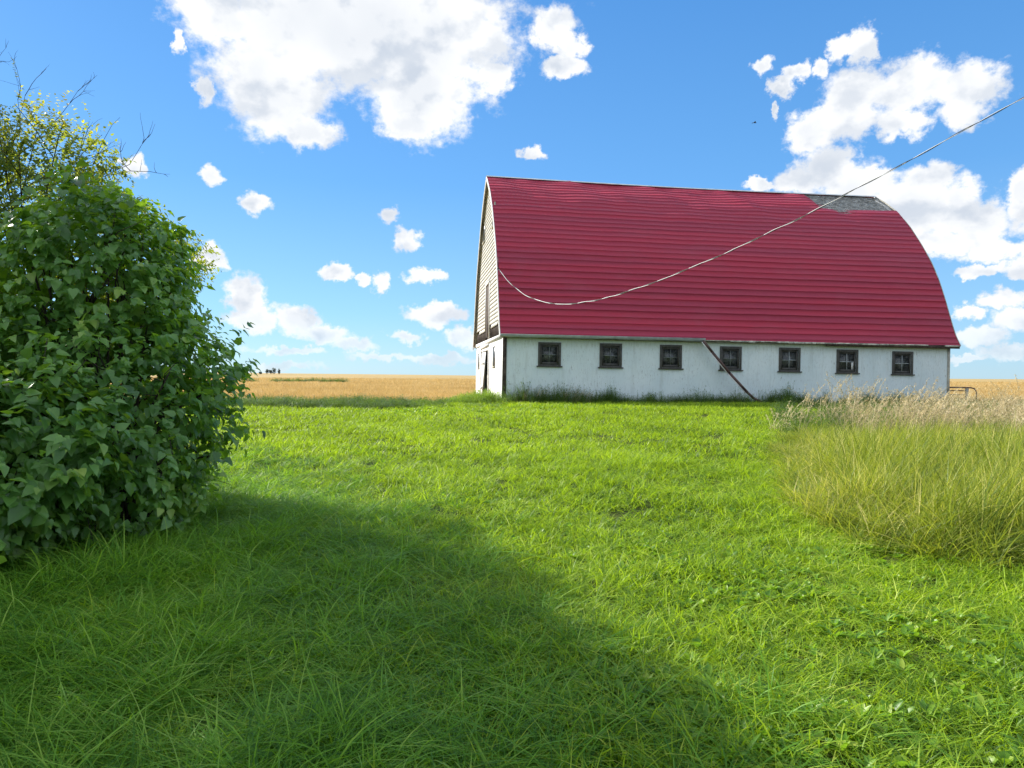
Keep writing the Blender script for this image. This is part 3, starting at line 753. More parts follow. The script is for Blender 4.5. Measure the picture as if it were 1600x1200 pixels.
# rake boards at both ends
def rake(name, a0, a1, mir, mat, dep=.20):
    mb = MB(); sa = np.linspace(.0, LEN, 60); Po = prof_at(sa)+prof_n(sa)*.012; Pn = prof_at(sa)-prof_n(sa)*dep
    f = lambda u: BW-u if mir else u
    for j in range(59):
        k = [(a0, f(Po[j][0]), Po[j][1]), (a0, f(Po[j+1][0]), Po[j+1][1]), (a0, f(Pn[j+1][0]), Pn[j+1][1]), (a0, f(Pn[j][0]), Pn[j][1])]
        mb.add(k+[(a1, u, z) for (_, u, z) in k], [(0, 1, 2, 3), (7, 6, 5, 4), (0, 4, 5, 1), (2, 6, 7, 3)])
    mb.build(name, mat, barn)
rake('rake_board', -GL-.03, -GL, False, MTRIM, .15); rake('rake_board', -GL-.03, -GL, True, MGWOOD, .30)
rake('rake_board', BL+GR, BL+GR+.03, False, MGWOOD, .12); rake('rake_board', BL+GR, BL+GR+.03, True, MGWOOD, .12)

# walls with openings
def wall(name, axis, const, thick, c0, c1, z0, z1, holes, mat, ztop=None):
    """axis 'a': wall runs along a at u=const; 'u': runs along u at a=const. outer face at const, inner at const+thick"""
    mb = MB(); cs = sorted({c0, c1, *[h[0] for h in holes], *[h[1] for h in holes]}); zs = sorted({z0, z1, *[h[2] for h in holes], *[h[3] for h in holes]})
    P = (lambda c, d, z: (c, const+d, z)) if axis == 'a' else (lambda c, d, z: (const+d, c, z))
    for i in range(len(cs)-1):
        for j in range(len(zs)-1):
            cm, zm = (cs[i]+cs[i+1])/2, (zs[j]+zs[j+1])/2
            if any(h[0] < cm < h[1] and h[2] < zm < h[3] for h in holes): continue
            for d in (0, thick): mb.quad(P(cs[i], d, zs[j]), P(cs[i+1], d, zs[j]), P(cs[i+1], d, zs[j+1]), P(cs[i], d, zs[j+1]))
    for h in list(holes)+[(c0, c1, z0, z1)]:
        mb.quad(P(h[0], 0, h[2]), P(h[1], 0, h[2]), P(h[1], thick, h[2]), P(h[0], thick, h[2]))
        mb.quad(P(h[0], 0, h[3]), P(h[1], 0, h[3]), P(h[1], thick, h[3]), P(h[0], thick, h[3]))
        mb.quad(P(h[0], 0, h[2]), P(h[0], thick, h[2]), P(h[0], thick, h[3]), P(h[0], 0, h[3]))
        mb.quad(P(h[1], 0, h[2]), P(h[1], thick, h[2]), P(h[1], thick, h[3]), P(h[1], 0, h[3]))
    return mb.build(name, mat, barn)
WIN = [(1.39, 2.31, 1.46, 2.44), (3.89, 4.81, 1.45, 2.45), (6.40, 7.33, 1.44, 2.44), (8.96, 9.90, 1.42, 2.43), (11.54, 12.49, 1.40, 2.43), (14.12, 15.10, 1.37, 2.40), (16.67, 17.64, 1.35, 2.37)]
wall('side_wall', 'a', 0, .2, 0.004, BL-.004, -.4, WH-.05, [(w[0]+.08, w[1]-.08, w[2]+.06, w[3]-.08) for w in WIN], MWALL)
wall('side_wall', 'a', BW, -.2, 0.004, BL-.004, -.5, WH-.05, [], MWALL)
GW = [(2.6, 3.6, 1.45, 2.40), (9.5, 10.3, 1.45, 2.30)]
wall('gable_base_wall', 'u', 0, .2, .205, BW-.205, -.4, WH, [(2.68, 3.52, 1.5, 2.34), (9.56, 10.24, 1.5, 2.24), (5.2, 8.6, -.39, 2.30)], MBOARD)
# far gable, closed
mb = MB(); zz = np.linspace(-.5, RH-.1, 50); 
for i in range(49):
    u0 = max(.21, u_of_z(zz[i])+.1) if zz[i] > 2.7 else .21; u1 = max(.21, u_of_z(zz[i+1])+.1) if zz[i+1] > 2.7 else .21
    for a in (BL, BL-.15): mb.quad((a, u0, zz[i]), (a, BW-u0, zz[i]), (a, BW-u1, zz[i+1]), (a, u1, zz[i+1]))
mb.build('gable_wall', MBOARD, barn)
# left gable: clapboards, clipped by the arch, with openings
holes = [(3.35, 4.05, 7.72, 8.62), (7.35, 8.05, 7.72, 8.62), (4.95, 6.5, 3.0, 5.35)]
mb = MB(); z = 3.22; k = 0; CH = .178
while z < RH-.25:
    zt = z+CH; zi = z+CH*.5
    lo = max(.14, float(u_of_z(zi))+.12); hi = BW-lo
    spans = [(lo, hi)]
    if z < 3.3: spans = [(lo, 1.5), (1.75, 4.2), (6.9, 8.4), (8.5, 9.6)]
    elif z < 3.45: spans = [(lo, 4.8), (6.6, hi)]
    for (h0, h1, hz0, hz1) in holes:
        if hz0 < zi < hz1:
            ns = []
            for s0_, s1_ in spans:
                if s1_ <= h0 or s0_ >= h1: ns.append((s0_, s1_)); continue
                if s0_ < h0: ns.append((s0_, h0))
                if s1_ > h1: ns.append((h1, s1_))
            spans = ns
    for s0_, s1_ in spans:
        c = s0_
        while c < s1_-.01:
            e = min(s1_, c+random.uniform(2.0, 4.5)); j = random.uniform(-.008, .008); j2 = random.uniform(-.008, .008)
            v = [(-.045, c, z+j), (-.045, e-.006, z+j2), (-.004, e-.006, zt+.02+j2), (-.004, c, zt+.02+j), (-.020, c, z+j), (-.020, e-.006, z+j2)]
            mb.add(v, [(0, 1, 2, 3), (0, 4, 5, 1)])
            c = e
    z += CH
sid = mb.build('gable_siding', MBOARD, barn)
mb = MB(); holes2 = holes[:]   # boards behind the clapboards
z = WH
while z < RH-.2:
    zt = z+.1; lo = max(.14, float(u_of_z(z+.1))+.12); spans = [(lo, BW-lo)]
    for (h0, h1, hz0, hz1) in holes2:
        if hz0 < z+.05 < hz1:
            ns = []
            for s0_, s1_ in spans:
                if s0_ < h0 < s1_: ns.append((s0_, h0))
                if s0_ < h1 < s1_: ns.append((h1, s1_))
                if s1_ <= h0 or s0_ >= h1: ns.append((s0_, s1_))
            spans = ns
    for s0_, s1_ in spans: mb.quad((.10, s0_, z), (.10, s1_, z), (.10, s1_, zt), (.10, s0_, zt))
    z = zt
mb.build('loft_sheathing', MDARKW, barn)
mb = MB(); c = .4
while c < BW-.4:
    if not 4.9 < c < 6.5:
        mb = MB(); mb.box((.0, c, WH+.02), (.09, c+random.uniform(.05, .16), 3.28+random.uniform(-.06, 0)), .006); mb.build('loft_stud', MDARKW, barn)
    c += random.uniform(.22, .42)
mb = MB(); mb.box((-.05, .02, WH-.16), (-.004, BW-.02, WH+.0)); mb.build('sill_plate', MBOARD, barn)
mb = MB(); mb.box((-.06, 4.80, 2.78), (-.002, 4.95, 5.36)); mb.box((-.06, 6.5, 3.2), (-.002, 6.62, 5.36)); mb.box((-.062, 4.78, 5.36), (-.002, 6.64, 5.48))
ld = mb.build('loft_door', MTRIM, barn)
mb = MB(); mb.box((-.02, 4.96, 2.9), (.0, 6.49, 5.34)); mb.build('opening_shade', MDARKW, ld)  # dark sheet stands in for the shade inside the open loft doorway
def gable_window(u0, u1, z0, z1, upper):
    mb = MB(); b = .06; f0 = -.058 if upper else -.012
    mb.box((f0, u0-b, z0), (-.0, u0, z1)); mb.box((f0, u1, z0), (-.0, u1+b, z1)); mb.box((f0, u0-b, z1), (-.0, u1+b, z1+b))
    w = mb.build('window', MGWOOD if upper else MTRIM, barn)
    mb = MB(); mb.box((f0-.03, u0-b-.03, z0-.06), (0, u1+b+.03, z0-.002)); mb.build('sill', MGWOOD, w)
    mb = MB(); mb.box((f0+.012, u0, z0), (f0+.018, u1, z1)); mb.build('pane', MDPANE, w)
    mb = MB(); mb.box((f0+.004, (u0+u1)/2-.02, z0), (f0+.010, (u0+u1)/2+.02, z1)); mb.build('sash', MDARKW, w)
MDPANE = simple('dark_old_glass', (.03, .03, .03), .3, .4, 0, .4, 6, 0)
gable_window(3.35, 4.05, 7.72, 8.62, True); gable_window(7.35, 8.05, 7.72, 8.62, True)
gable_window(2.68, 3.52, 1.5, 2.34, False); gable_window(9.56, 10.24, 1.5, 2.24, False)
# stable door: jambs, one leaf hanging askew
mb = MB(); mb.box((-.04, 5.02, -.3), (-.0, 5.2, 2.44)); mb.box((-.04, 8.6, -.3), (0, 8.76, 2.44)); mb.box((-.05, 5.02, 2.445), (0, 8.76, 2.585)); 
dr = mb.build('door', MTRIM, barn)
mb = MB()
for i in range(9):
    x0 = 8.55-i*.19; mb.add([(-.03-.05*i*.3, x0, -.1), (-.03-.05*i*.3, x0-.182, -.1), (.02, x0-.182+.0-.06*i*.1, 2.25), (.02, x0-.06*i*.1, 2.25),
        (.01-.05*i*.3, x0, -.1), (.01-.05*i*.3, x0-.182, -.1), (.06, x0-.182-.06*i*.1, 2.25), (.06, x0-.06*i*.1, 2.25)], [(0, 1, 2, 3), (4, 7, 6, 5), (0, 4, 5, 1), (3, 2, 6, 7), (1, 5, 6, 2), (0, 3, 7, 4)])
mb.beam((-.14, 6.95, .5), (-.06, 8.5, .55), .03, .12); mb.beam((-.05, 6.9, 1.7), (-.02, 8.5, 1.75), .03, .12)
tag(mb.build('door_leaf', MBOARD, dr), 'whitewashed plank door leaf hanging askew')
mb = MB(); mb.beam((.05, 5.4, -.2), (.12, 6.3, 1.1), .12, .04); mb.beam((.02, 6.6, -.2), (.1, 5.6, .7), .10, .03); mb.build('broken_plank', MGWOOD, dr)
# corner boards
mb = MB(); mb.box((-.03, -.035, -.35), (.13, .0, WH-.06)); mb.build('corner_board', MDARKW, barn)
mb = MB(); mb.box((BL-.09, -.03, -.45), (BL+.02, .0, WH-.06)); mb.build('corner_board', MGWOOD, barn)
mb = MB(); mb.box((-.026, 0.002, -.35), (0.0, .2, WH-.16)); mb.build('corner_board', MBOARD, barn)
# inside
mb = MB(); mb.quad((.2, .2, -.3), (BL-.2, .2, -.3), (BL-.2, BW-.2, -.3), (.2, BW-.2, -.3)); mb.quad((.2, .2, WH-.1), (BL-.2, .2, WH-.1), (BL-.2, BW-.2, WH-.1), (.2, BW-.2, WH-.1)); mb.build('floor', MINT, barn)
# eave: gutter, fascia
mb = MB(); L0, L1 = -GL, 8.18
mb.add([(L0, -.38, 2.71), (L1, -.38, 2.70), (L1, -.38, 2.625), (L0, -.38, 2.635), (L0, -.27, 2.60), (L1, -.27, 2.59), (L0, -.25, 2.71), (L1, -.25, 2.70)], [(0, 1, 2, 3), (3, 2, 5, 4), (4, 5, 7, 6), (1, 7, 5, 2), (0, 3, 4, 6)])
mb.box((L0, -.392, 2.70), (L1, -.372, 2.722)); gt = mb.build('gutter', MGUT, barn)
mb = MB(); mb.quad((0, 0, WH-.05), (BL, 0, WH-.05), (BL, -.25, 2.64), (0, -.25, 2.64)); mb.build('soffit', MGWOOD, barn)
MFAS = simple('rotten_white_wood', (.50, .49, .42), .85, .2, 0, .6, 4, .5); a = 8.22
while a < BL+GR:
    w_ = random.uniform(.25, 1.1); r_ = sstep(13, 17, a)
    if random.random() > .35*r_:
        mb = MB(); mb.box((a, -.255-random.uniform(0, .02), 2.60+random.uniform(-.015, .03)), (min(a+w_-.01, BL+GR), -.225, 2.665), .004); tag(mb.build('fascia', MFAS, barn), 'rotting whitish fascia board')
    a += w_
mb = MB(); mb.box((13.5, -.235, 2.52), (BL+GR, -.205, 2.645), .0); mb.build('rotten_board', MDARKW, barn)
# fallen downspout
mb = MB(); pth = [(8.08, -.36, 2.62), (8.45, -.40, 2.18), (9.2, -.45, 1.32), (9.95, -.50, .55), (10.2, -.52, .33), (10.55, -.56, .14)]
for i in range(len(pth)-1): mb.beam(pth[i], pth[i+1], .085, .085, (0, 1, 0))
dsp = tag(mb.build('downspout', MREDB, barn), 'rusty brown downspout hanging loose across the wall')
mb = MB()
for i in range(3): mb.beam(Vector(pth[i])+Vector((-.065, -.02, -.05)), Vector(pth[i+1])+Vector((-.065, -.02, -.05)), .03, .022, (0, 1, 0))
mb.build('strap', MTRIM, dsp)
# seven side windows
def side_window(i, a0, a1, z0, z1):
    mb = MB(); b = .085; y0 = -.035
    mb.box((a0, y0, z0+.05), (a0+b, -.002, z1)); mb.box((a1-b, y0, z0+.05), (a1, -.002, z1)); mb.box((a0+b, y0, z1-.1), (a1-b, -.002, z1)); mb.box((a0+b, y0, z0+.05), (a1-b, -.002, z0+.10))
    w = mb.build('window', MFRAME, barn, bevel=.004)
    mb = MB(); mb.box((a0-.055, -.085, z0), (a1+.055, -.002, z0+.048)); mb.build('sill', MFRAME, w)
    ia, ib, iz0, iz1 = a0+b, a1-b, z0+.10, z1-.10
    mb = MB(); q = .075
    mb.box((ia, .02, iz0), (ia+q, .06, iz1)); mb.box((ib-q, .02, iz0), (ib, .06, iz1)); mb.box((ia+q, .02, iz0), (ib-q, .06, iz0+q+.02)); mb.box((ia+q, .02, iz1-q), (ib-q, .06, iz1))
    mb.build('sash', MFRAME, w)
    mb = MB(); ca, cz = (ia+ib)/2, (iz0+iz1)/2; ja = random.uniform(-.01, .01)
    mb.box((ca-.011, .022, iz0+q+.02), (ca+.011, .05, iz1-q)); mb.box((ia+q, .024, cz-.011+ja), (ca-.011, .048, cz+.011+ja)); mb.box((ca+.011, .024, cz-.011), (ib-q, .048, cz+.011))
    mb.build('muntin', MMUNT if i in (0, 1, 2, 3) else simple('pale_muntin', (.42, .45, .45), .7), w)
    mb = MB(); mb.box((ia+q, .065, iz0+q), (ib-q, .07, iz1-q)); mb.build('pane', MGLASS, w)
    if i == 5:
        mb = MB(); mb.box((ib-q-.11, .045, iz0+q+.02), (ib-q-.01, .062, cz-.014)); tag(mb.build('daylight_patch', MTRIM, w), 'white patch standing for daylight seen through the lower right pane')  # white strip painted as daylight showing through from the far side
for i, w in enumerate(WIN): side_window(i, *w)

# ------------------------------------------------------------------ power cable and its pole
A0 = BM @ Vector((-.20, .38, 5.35)); B0 = Vector((12, 10)); D2 = Vector((B0.x-A0.x, B0.y-A0.y)); LD = D2.length; D2 /= LD
CO = [-7.452148786763404e-06, 0.00046313364381035855, -0.011480633733355327, 0.15148832726539274, -0.8790737389558658, 5.859753813939269]
m, t, p, o = newmat('bare_aluminium'); setc(p, (.60, .60, .60), .5, .4, .2); MALU = m
MBLK = simple('black_cable', (.016, .016, .02), .5, .4, 0, .1, 3, 0)
def cab(T):
    if T <= 19.5: z = np.polyval(CO, T)
    else: z = np.polyval(CO, 19.5)+(np.polyval(CO, 19.5)-np.polyval(CO, 19.0))/.5*(T-19.5)
    return Vector((A0.x+D2.x*T, A0.y+D2.y*T, z + .007*math.sin(T*2.6)+.004*math.sin(T*5.9)))
Ts = np.linspace(0, LD, 420); pc = [cab(T) for T in Ts]
cable = empty('power_cable', A0)
tag(cable, 'twisted overhead power cable sagging across the red roof to the barn gable', 'cable')
side = Vector((-D2.y, D2.x, 0))
def strand(name, ph, r, mat):
    mb = MB(); pts = [pc[i]-A0+side*(.010*math.cos(Ts[i]*5+ph))+Vector((0, 0, .010*math.sin(Ts[i]*5+ph))) for i in range(len(pc))]
    mb.tube(pts, [r*(.55+.45*(1-T/LD)) for T in Ts], 6); mb.build(name, mat, cable, smooth=True)
strand('bare_wire', 0, .0105, MALU); strand('black_wire', math.pi, .0115, MBLK)
mb = MB(); mb.tube([Vector((0, 0, 0)), Vector((.0, .03, .22)), Vector((-.02, .08, .45))], .014, 6); mb.tube([(0, 0, -.04), (0.0, .0, .04)], .035, 8); mb.build('clamp', MBLK, cable)
pz = float(ground_z(12, 10)); pole = empty('utility_pole', (12, 10, pz)); tag(pole, 'wooden utility pole carrying the far end of the barn cable', 'pole')
mb = MB(); ht = pc[-1].z-pz+.5; mb.tube([(0, 0, -.2), (0, 0, ht)], [.14, .10], 14); mb.build('post', MGWOOD, pole, True)
mb = MB(); mb.tube([(0, 0, ht-.5), (-.14, .14, ht-.5)], .03, 8); mb.build('insulator', MMUNT, pole, True)

# ------------------------------------------------------------------ metal gate behind the barn
gx, gy = 20.45, 32.4; gz = float(ground_z(gx, gy)); gate = empty('metal_gate', (gx, gy, gz)); tag(gate, 'rusty tubular metal gate with rounded corner behind the right end of the barn', 'gate')
Hh = 1.6-gz-.40
mb = MB(); mb.tube([(-3.0, .3, Hh+.03), (-.25, 0, Hh), (-.08, 0, Hh-.05), (0, 0, Hh-.2), (0, 0, .0)], .03, 8); mb.build('frame', simple('rusty_steel', (.16, .10, .075), .6, .4, .4, .4, 4, .2), gate, True)
mb = MB()
for k in range(4): mb.tube([(-3.0, .3, Hh-.13-.18*k), (-.38, .03, Hh-.14-.18*k)], .024, 6)
mb.build('rail', MDARKW, gate)
mb = MB(); mb.box((-.46, .0, 0), (-.34, .07, Hh-.03)); mb.build('upright', MGWOOD, gate)

# ------------------------------------------------------------------ lilac bushes
def leaf_batch(C_, D_, Nn, size, v, narrow=1.):
    """leaves with heart-shaped outline, folded along the midrib and drooping at the tip"""
    mid = np.array([(0, 0), (0, .32), (0, .68), (0, 1.)])
    out_ = np.array([(.20, -.05), (.42, .22), (.27, .62), (.02, .98)])
    T = []
    for (x, y) in mid: T.append((0, y, -.22*y*y))
    for s in (-1, 1):
        for (x, y) in out_: T.append((s*x*narrow, y, .16*abs(x)/.42-.22*y*y))
    T = np.array(T)
    F = np.array([(0, 1, 9, 8), (1, 2, 10, 9), (2, 3, 11, 10), (1, 0, 4, 5), (2, 1, 5, 6), (3, 2, 6, 7)])
    n = len(C_)
    D_ = D_/np.linalg.norm(D_, axis=1, keepdims=True)
    X_ = np.cross(D_, Nn); X_ /= np.linalg.norm(X_, axis=1, keepdims=True)+1e-9; Z_ = np.cross(X_, D_)
    s = size[:, None, None]
    V = C_[:, None, :] + s*(T[None, :, 0:1]*X_[:, None, :] + T[None, :, 1:2]*D_[:, None, :] + T[None, :, 2:3]*Z_[:, None, :])
    Fs = (np.arange(n)*12)[:, None, None] + F[None]
    return V.reshape(-1, 3), Fs.reshape(-1, 4), np.repeat(v, 12)
def lump(P, k, seed):
    r = np.random.default_rng(seed); z = 0
    for i in range(7):
        d = r.normal(size=3); d /= np.linalg.norm(d); z = z+np.sin(P@d*k*r.uniform(.6, 1.8)+r.uniform(0, 6.28))
    return z/7
def blob_sprays(ells, n, seed, lumpiness=.16, zmin=.05):
    r = np.random.default_rng(seed); P_, N_ = [], []
    areas = np.array([(e[1][0]*e[1][1]+e[1][1]*e[1][2]+e[1][0]*e[1][2])*e[2] for e in ells]); cnt = (n*areas/areas.sum()).astype(int)
    for (c, rad, w), m_ in zip(ells, cnt):
        d = r.normal(size=(m_, 3)); d /= np.linalg.norm(d, axis=1, keepdims=True); rad = np.array(rad); c = np.array(c)
        rr = 1-np.abs(r.normal(0, .13, m_)); rr = np.where(r.uniform(0, 1, m_) < .15, r.uniform(.5, .9, m_), rr); rr = rr+np.where(r.uniform(0, 1, m_) < .06, r.uniform(.05, .20, m_), 0)
        p = c+d*rad*rr[:, None]; p = c+(p-c)*(1+lumpiness*lump(p, 3.2, seed+1)*1.6)[:, None]
        nn = d/rad; nn /= np.linalg.norm(nn, axis=1, keepdims=True)
        ok = p[:, 2] > zmin
        for (c2, rad2, w2) in ells:
            if c2 is not c and not np.allclose(c2, c):
                ok &= (((p-np.array(c2))/np.array(rad2))**2).sum(1) > .55
        P_.append(p[ok]); N_.append(nn[ok])
    return np.concatenate(P_), np.concatenate(N_)
def spray_leaves(P_, Nn, size, per, seed, droop=.55, twig=.32, narrow=1., vfun=None):
    r = np.random.default_rng(seed); n = len(P_)
    t = Nn*.75+r.normal(0, .38, (n, 3)); t[:, 2] += .25; t /= np.linalg.norm(t, axis=1, keepdims=True)
    C_, D_, M_, S__, Vv, TW = [], [], [], [], [], []
    Lt = twig*r.uniform(.6, 1.3, n)
    sv = r.uniform(0, 1, n)
    for k in range(per):
        q = k/(per-1)
        base = P_+t*(Lt*(q-.75))[:, None]; base[:, 2] -= .12*Lt*q*q
        sd_ = np.cross(t, r.normal(size=(n, 3))); sd_ /= np.linalg.norm(sd_, axis=1, keepdims=True)
        d = sd_*(.85 if k < per-1 else .2)+t*.55; d[:, 2] -= droop*r.uniform(.3, 1.5, n)
        nn = Nn*.55+r.normal(0, .28, (n, 3)); nn[:, 2] += .75
        C_.append(base); D_.append(d); M_.append(nn); S__.append(size*r.uniform(.40, 1.2, n)*(1-.25*q)); Vv.append(np.clip(.5*sv+.5*r.uniform(0, 1, n), 0, 1))
    C_, D_, M_, S__, Vv = map(np.concatenate, (C_, D_, M_, S__, Vv))
    if vfun is not None: Vv = vfun(C_, Vv)
    return leaf_batch(C_, D_, M_, S__, Vv, narrow), (P_-t*(Lt*.8)[:, None], P_)
def stems(name, root_r, ells, tgt, nmain, seed, mat, parent, r0=.028):
    r = np.random.default_rng(seed); mb = MB(); c0 = np.array(ells[0][0])
    idx = r.choice(len(tgt[0]), min(nmain, len(tgt[0])), replace=False)
    for q, i in enumerate(idx):
        a = r.uniform(0, 6.28); b = np.array([c0[0]+root_r*math.cos(a)*r.uniform(), c0[1]+root_r*math.sin(a)*r.uniform(), -.05]); e = tgt[0][i]; e2 = tgt[1][i]
        b[2] = -.05 + (0 if parent is None else 0)
        m1 = b+(e-b)*np.array([.22, .22, .45])+r.normal(0, .06, 3); m2 = b+(e-b)*np.array([.6, .6, .8])+r.normal(0, .05, 3)
        rr = r0*r.uniform(.5, 1.1)
        pts = [b, m1, m2, e, e2]; 
        mb.tube(pts, [rr, rr*.75, rr*.5, rr*.25, .003], 5)
        for k in range(3):
            t0_ = m2+(e-m2)*r.uniform(0, .8); t1_ = t0_+(e-m2)*.3+r.normal(0, .22, 3); mb.tube([t0_, (t0_+t1_)/2+r.normal(0, .03, 3), t1_], [rr*.28, rr*.2, .003], 4)
    return mb.build(name, mat, parent)
MLIL = foliage_mat('lilac_leaf', [(.040, .11, .03), (.095, .215, .05), (.18, .34, .08), (.38, .48, .10)], trans=(.66, .95, .05), tmix=.34, rough=.36, spec=.55, posscale=.9, rand=0)
MTRL = foliage_mat('thorn_leaf', [(.03, .08, .012), (.06, .13, .018), (.16, .23, .03), (.62, .50, .12)], trans=(.80, .85, .08), tmix=.45, rough=.45, posscale=.5, rand=0)
MBARK = simple('dark_bark', (.055, .045, .036), .9, .2, 0, .4, 12, .5)
def bush(name, ells, n, size, per, seed, label, cat, nst=60, mat=None, loc=(0, 0, 0), lm=.24, **kw):
    root = empty(name, loc); tag(root, label, cat)
    P_, Nn = blob_sprays(ells, n, seed, lm)
    (V, F, v), tw = spray_leaves(P_, Nn, size, per, seed+5, **kw)
    mkobj('foliage', np_mesh('foliage', V, [F], mat or MLIL, True, {'v': v}), root)
    stems('stem', .55, ells, tw, nst, seed+9, MBARK, root)
    return root
def rel(c, loc): return tuple(np.array(c)-np.array(loc))
l1 = (-4.1, 7.4, float(ground_z(-4.1, 7.4)))
b1 = bush('lilac_bush', [(rel((-4.1, 7.25, 1.15), l1), (1.32, 1.5, 1.35), 1), (rel((-4.28, 7.5, 2.40), l1), (1.02, 1.1, 1.15), 1)], 2700, .118, 8, 21,
          'tall rounded lilac bush with heart shaped leaves at the left of the lawn', 'bush', 110, loc=l1)
l2 = (-4.8, 5.9, float(ground_z(-4.8, 5.9)))
b2 = bush('lilac_bush', [(rel((-4.75, 5.85, .78), l2), (1.45, 1.15, 1.02), 1), (rel((-6.2, 5.9, 1.0), l2), (1.3, 1.2, 1.2), .8)], 1900, .135, 8, 33,
          'low lilac bush with larger pale green leaves at the bottom left corner of the greenery', 'bush', 70, loc=l2)
# small tree behind, yellowing towards its top, with bare twigs
l3 = (-6.9, 9.5, float(ground_z(-6.9, 9.5)))
def yel(C_, v):
    z = C_[:, 2]+l3[2]; return np.clip(v*.7+1.2*sstep(4.0, 5.0, z)*(.3+.7*v), 0, 1.5)
tr = empty('thorn_tree', l3); tag(tr, 'small tree with yellowing top leaves and bare twigs behind the lilac bush', 'tree')
ellt = [(rel((-6.3, 9.4, 2.95), l3), (2.0, 1.5, 1.7), 1.3), (rel((-7.3, 9.3, 4.45), l3), (1.0, .8, .95), .8), (rel((-6.0, 9.2, 4.20), l3), (1.25, .6, .55), .6)]
P_, Nn = blob_sprays(ellt, 6200, 61, .38, .8)
(V, F, v), tw = spray_leaves(P_, Nn, .062, 9, 66, .35, .30, .85, yel)
mkobj('crown', np_mesh('crown', V, [F], MTRL, True, {'v': v}), tr)
mb = MB(); mb.tube([(0, 0, -.1), (.05, .02, .8), (-.05, 0, 1.7), (.1, -.05, 2.6), (.0, 0, 3.6)], [.11, .09, .075, .05, .015], 8); mb.build('trunk', MBARK, tr, True)
stems('branch', .1, ellt, tw, 90, 71, MBARK, tr, .022)
rt_ = np.random.default_rng(77)
mb = MB()
def twig(p, d, L, r, depth):
    d = d/np.linalg.norm(d); n_ = 5; pts = [p.copy()]; q = p.copy(); dd = d.copy()
    for i in range(n_):
        dd = dd+rt_.normal(0, .17, 3); dd[2] += .02; dd /= np.linalg.norm(dd); q = q+dd*L/n_; pts.append(q.copy())
    mb.tube(pts, list(np.linspace(r, r*.35, n_+1)), 4)
    if depth > 0:
        for k in range(rt_.integers(3, 6)):
            i = rt_.integers(1, n_+1); s = rt_.choice([-1, 1]); nd = dd+np.array([rt_.normal(.1, .5), rt_.normal(0, .35), rt_.normal(.12, .5)]); twig(pts[i], nd, L*rt_.uniform(.28, .5), r*.6, depth-1)
for (tx, tz, L, r) in ((-4.95, 4.30, 1.7, .016), (-5.25, 4.35, 1.5, .012), (-5.1, 4.6, 1.3, .012), (-5.45, 4.75, 1.3, .012), (-5.3, 4.95, 1.0, .010), (-5.9, 4.95, 1.2, .011), (-6.1, 5.1, 1.1, .010), (-6.45, 5.3, 1.0, .010), (-6.7, 5.2, .9, .009)):
    end = np.array([tx, 9.1+rt_.uniform(-.3, .3), tz]); base = np.array([-6.9+rt_.uniform(-.1, .5), 9.4, tz-.9-rt_.uniform(0, .2)])
    d = end-base; L_ = np.linalg.norm(d); st0 = end-d/L_*min(L, L_)
    mb.tube([base-np.array(l3), st0-np.array(l3)], [r*1.1, r*.6], 5); twig(st0-np.array(l3), d, min(L, L_), r*.6, 2)
mb.build('bare_twig', MBARK, tr)
# more of the same hedge beyond the left edge: it throws the shade across the lawn
def copy_tree(o, loc, rz, s, label):
    c = o.copy(); scene.collection.objects.link(c); c.location = loc; c.rotation_euler = (0, 0, rz); c.scale = (s, s, s); c['label'] = label
    for ch in [k for k in scene.objects if k.parent == o]:
        d = ch.copy(); scene.collection.objects.link(d); d.parent = c
    return c
bpy.context.view_layer.update()
copy_tree(b1, (-7.6, 3.4, 0), 2.1, 1.15, 'lilac bush furthest to the left, nearest to the camera')
l5 = (-9.55, 9.0, float(ground_z(-9.55, 9.0)))
sh = empty('shade_tree', l5); tag(sh, 'tall leafy tree left of the yellowing one, throwing its shade over the lawn', 'tree')
elts = [((.05, 0, 5.9), (2.2, 2.1, 2.3), 1), ((-.3, -.4, 3.6), (2.0, 1.9, 1.8), .8)]
P_, Nn = blob_sprays(elts, 5600, 91, .12, 1.0)
(V, F, v), tw = spray_leaves(P_, Nn, .13, 8, 92, .35, .38, .9)
mkobj('crown', np_mesh('crown', V, [F], MTRL, True, {'v': v}), sh)
mb = MB(); mb.tube([(0, 0, -.1), (.05, .02, 1.6), (-.05, 0, 3.4), (.1, -.05, 5.2), (.0, 0, 6.8)], [.17, .14, .11, .07, .02], 9); mb.build('trunk', MBARK, sh, True)
stems('branch', .12, elts, tw, 80, 93, MBARK, sh, .03)
copy_tree(sh, (-10.0, 6.2, 0), 1.9, .95, 'leafy tree left of the lilac bushes, nearest to the camera')

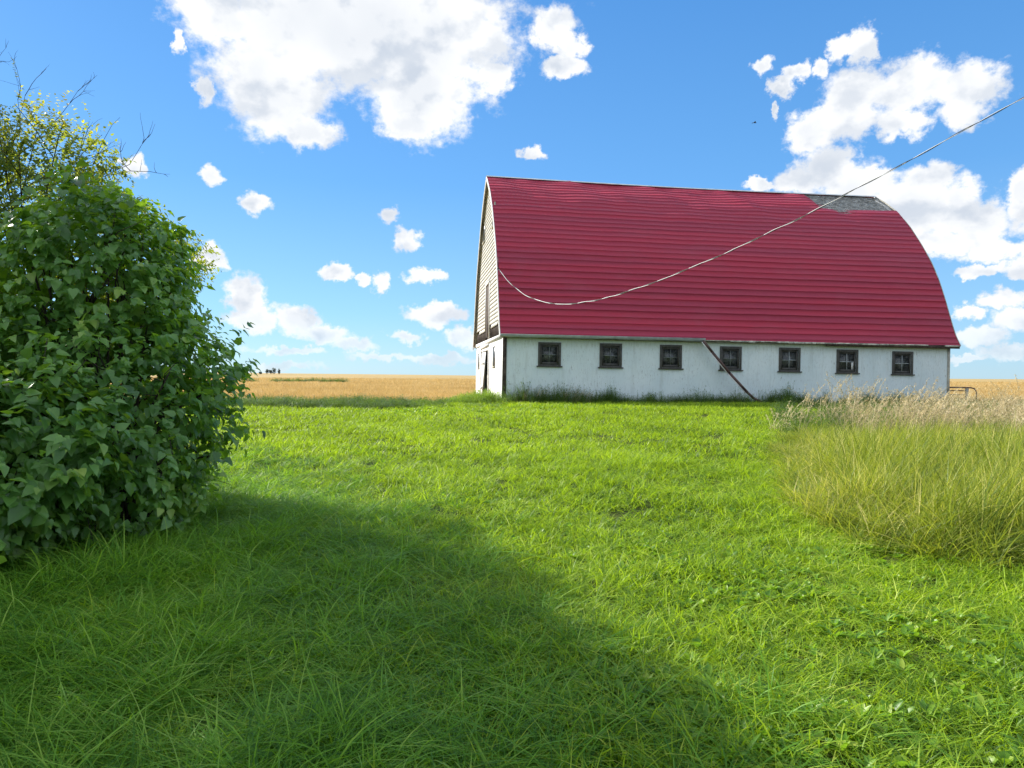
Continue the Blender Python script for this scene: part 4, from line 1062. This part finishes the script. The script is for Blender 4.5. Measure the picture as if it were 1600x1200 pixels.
# ------------------------------------------------------------------ far trees on the horizon
MFAR = foliage_mat('far_leaf', [(.06, .08, .08), (.09, .12, .11), (.12, .15, .13)], trans=(.3, .4, .3), tmix=.2, posscale=.1)
for i, (px, ww, hh2) in enumerate([(407, 2.2, 2.0), (417, 3.2, 5.0), (423, 3.2, 4.2), (428, 3.4, 6.2), (436, 1.8, 4.6)]):
    D = 640.; x = (px-800)/FPX*D; z = float(ground_z(x, D)); t_ = empty('distant_tree', (x, D, z))
    tag(t_, ['lowest scrubby tree at the left end of the clump on the horizon', 'broad dark tree second from left in the horizon clump', 'tallest dark tree in the middle of the horizon clump', 'dark tree right of the tallest one on the horizon', 'slim detached tree at the right end of the horizon clump'][i], 'tree', 'small trees on the horizon')
    r = np.random.default_rng(500+i); n = 130; d = r.normal(size=(n, 3)); d /= np.linalg.norm(d, axis=1, keepdims=True)
    C_ = d*np.array([ww/2, ww/2, hh2*.46])*r.uniform(.3, 1, n)[:, None]+[0, 0, hh2*.50]
    V, F, v = leaf_batch(C_, r.normal(size=(n, 3)), r.normal(size=(n, 3)), r.uniform(.5, 1.1, n), r.uniform(0, 1, n)); mkobj('crown', np_mesh('crown', V, [F], MFAR, True, {'v': v}), t_)
    mb = MB(); mb.tube([(0, 0, -.2), (0, 0, hh2*.7)], [.25, .1], 6); mb.build('trunk', MBARK, t_)

# ------------------------------------------------------------------ bird
d = ray(1179, 192); bp = np.array([0, 0, EYE])+d*55
mb = MB(); mb.tube([(-.14, 0, 0), (-.05, 0, .01), (.06, 0, .01), (.13, 0, .02), (.17, 0, .02)], [.008, .03, .035, .02, .004], 8)
for s in (-1, 1): mb.add([(.06, 0, .02), (-.05, 0, .02), (-.07, s*.16, .06), (.03, s*.15, .06), (-.10, s*.30, .03)], [(0, 1, 2, 3), (3, 2, 4)])
mb.add([(-.12, 0, 0), (-.22, -.03, 0), (-.22, .03, 0)], [(0, 1, 2)])
bd = mb.build('bird', MBLK); bd.location = bp; bd.rotation_euler = (0, 0, R(10)); tag(bd, 'tiny dark bird flying high above the barn roof', 'bird')
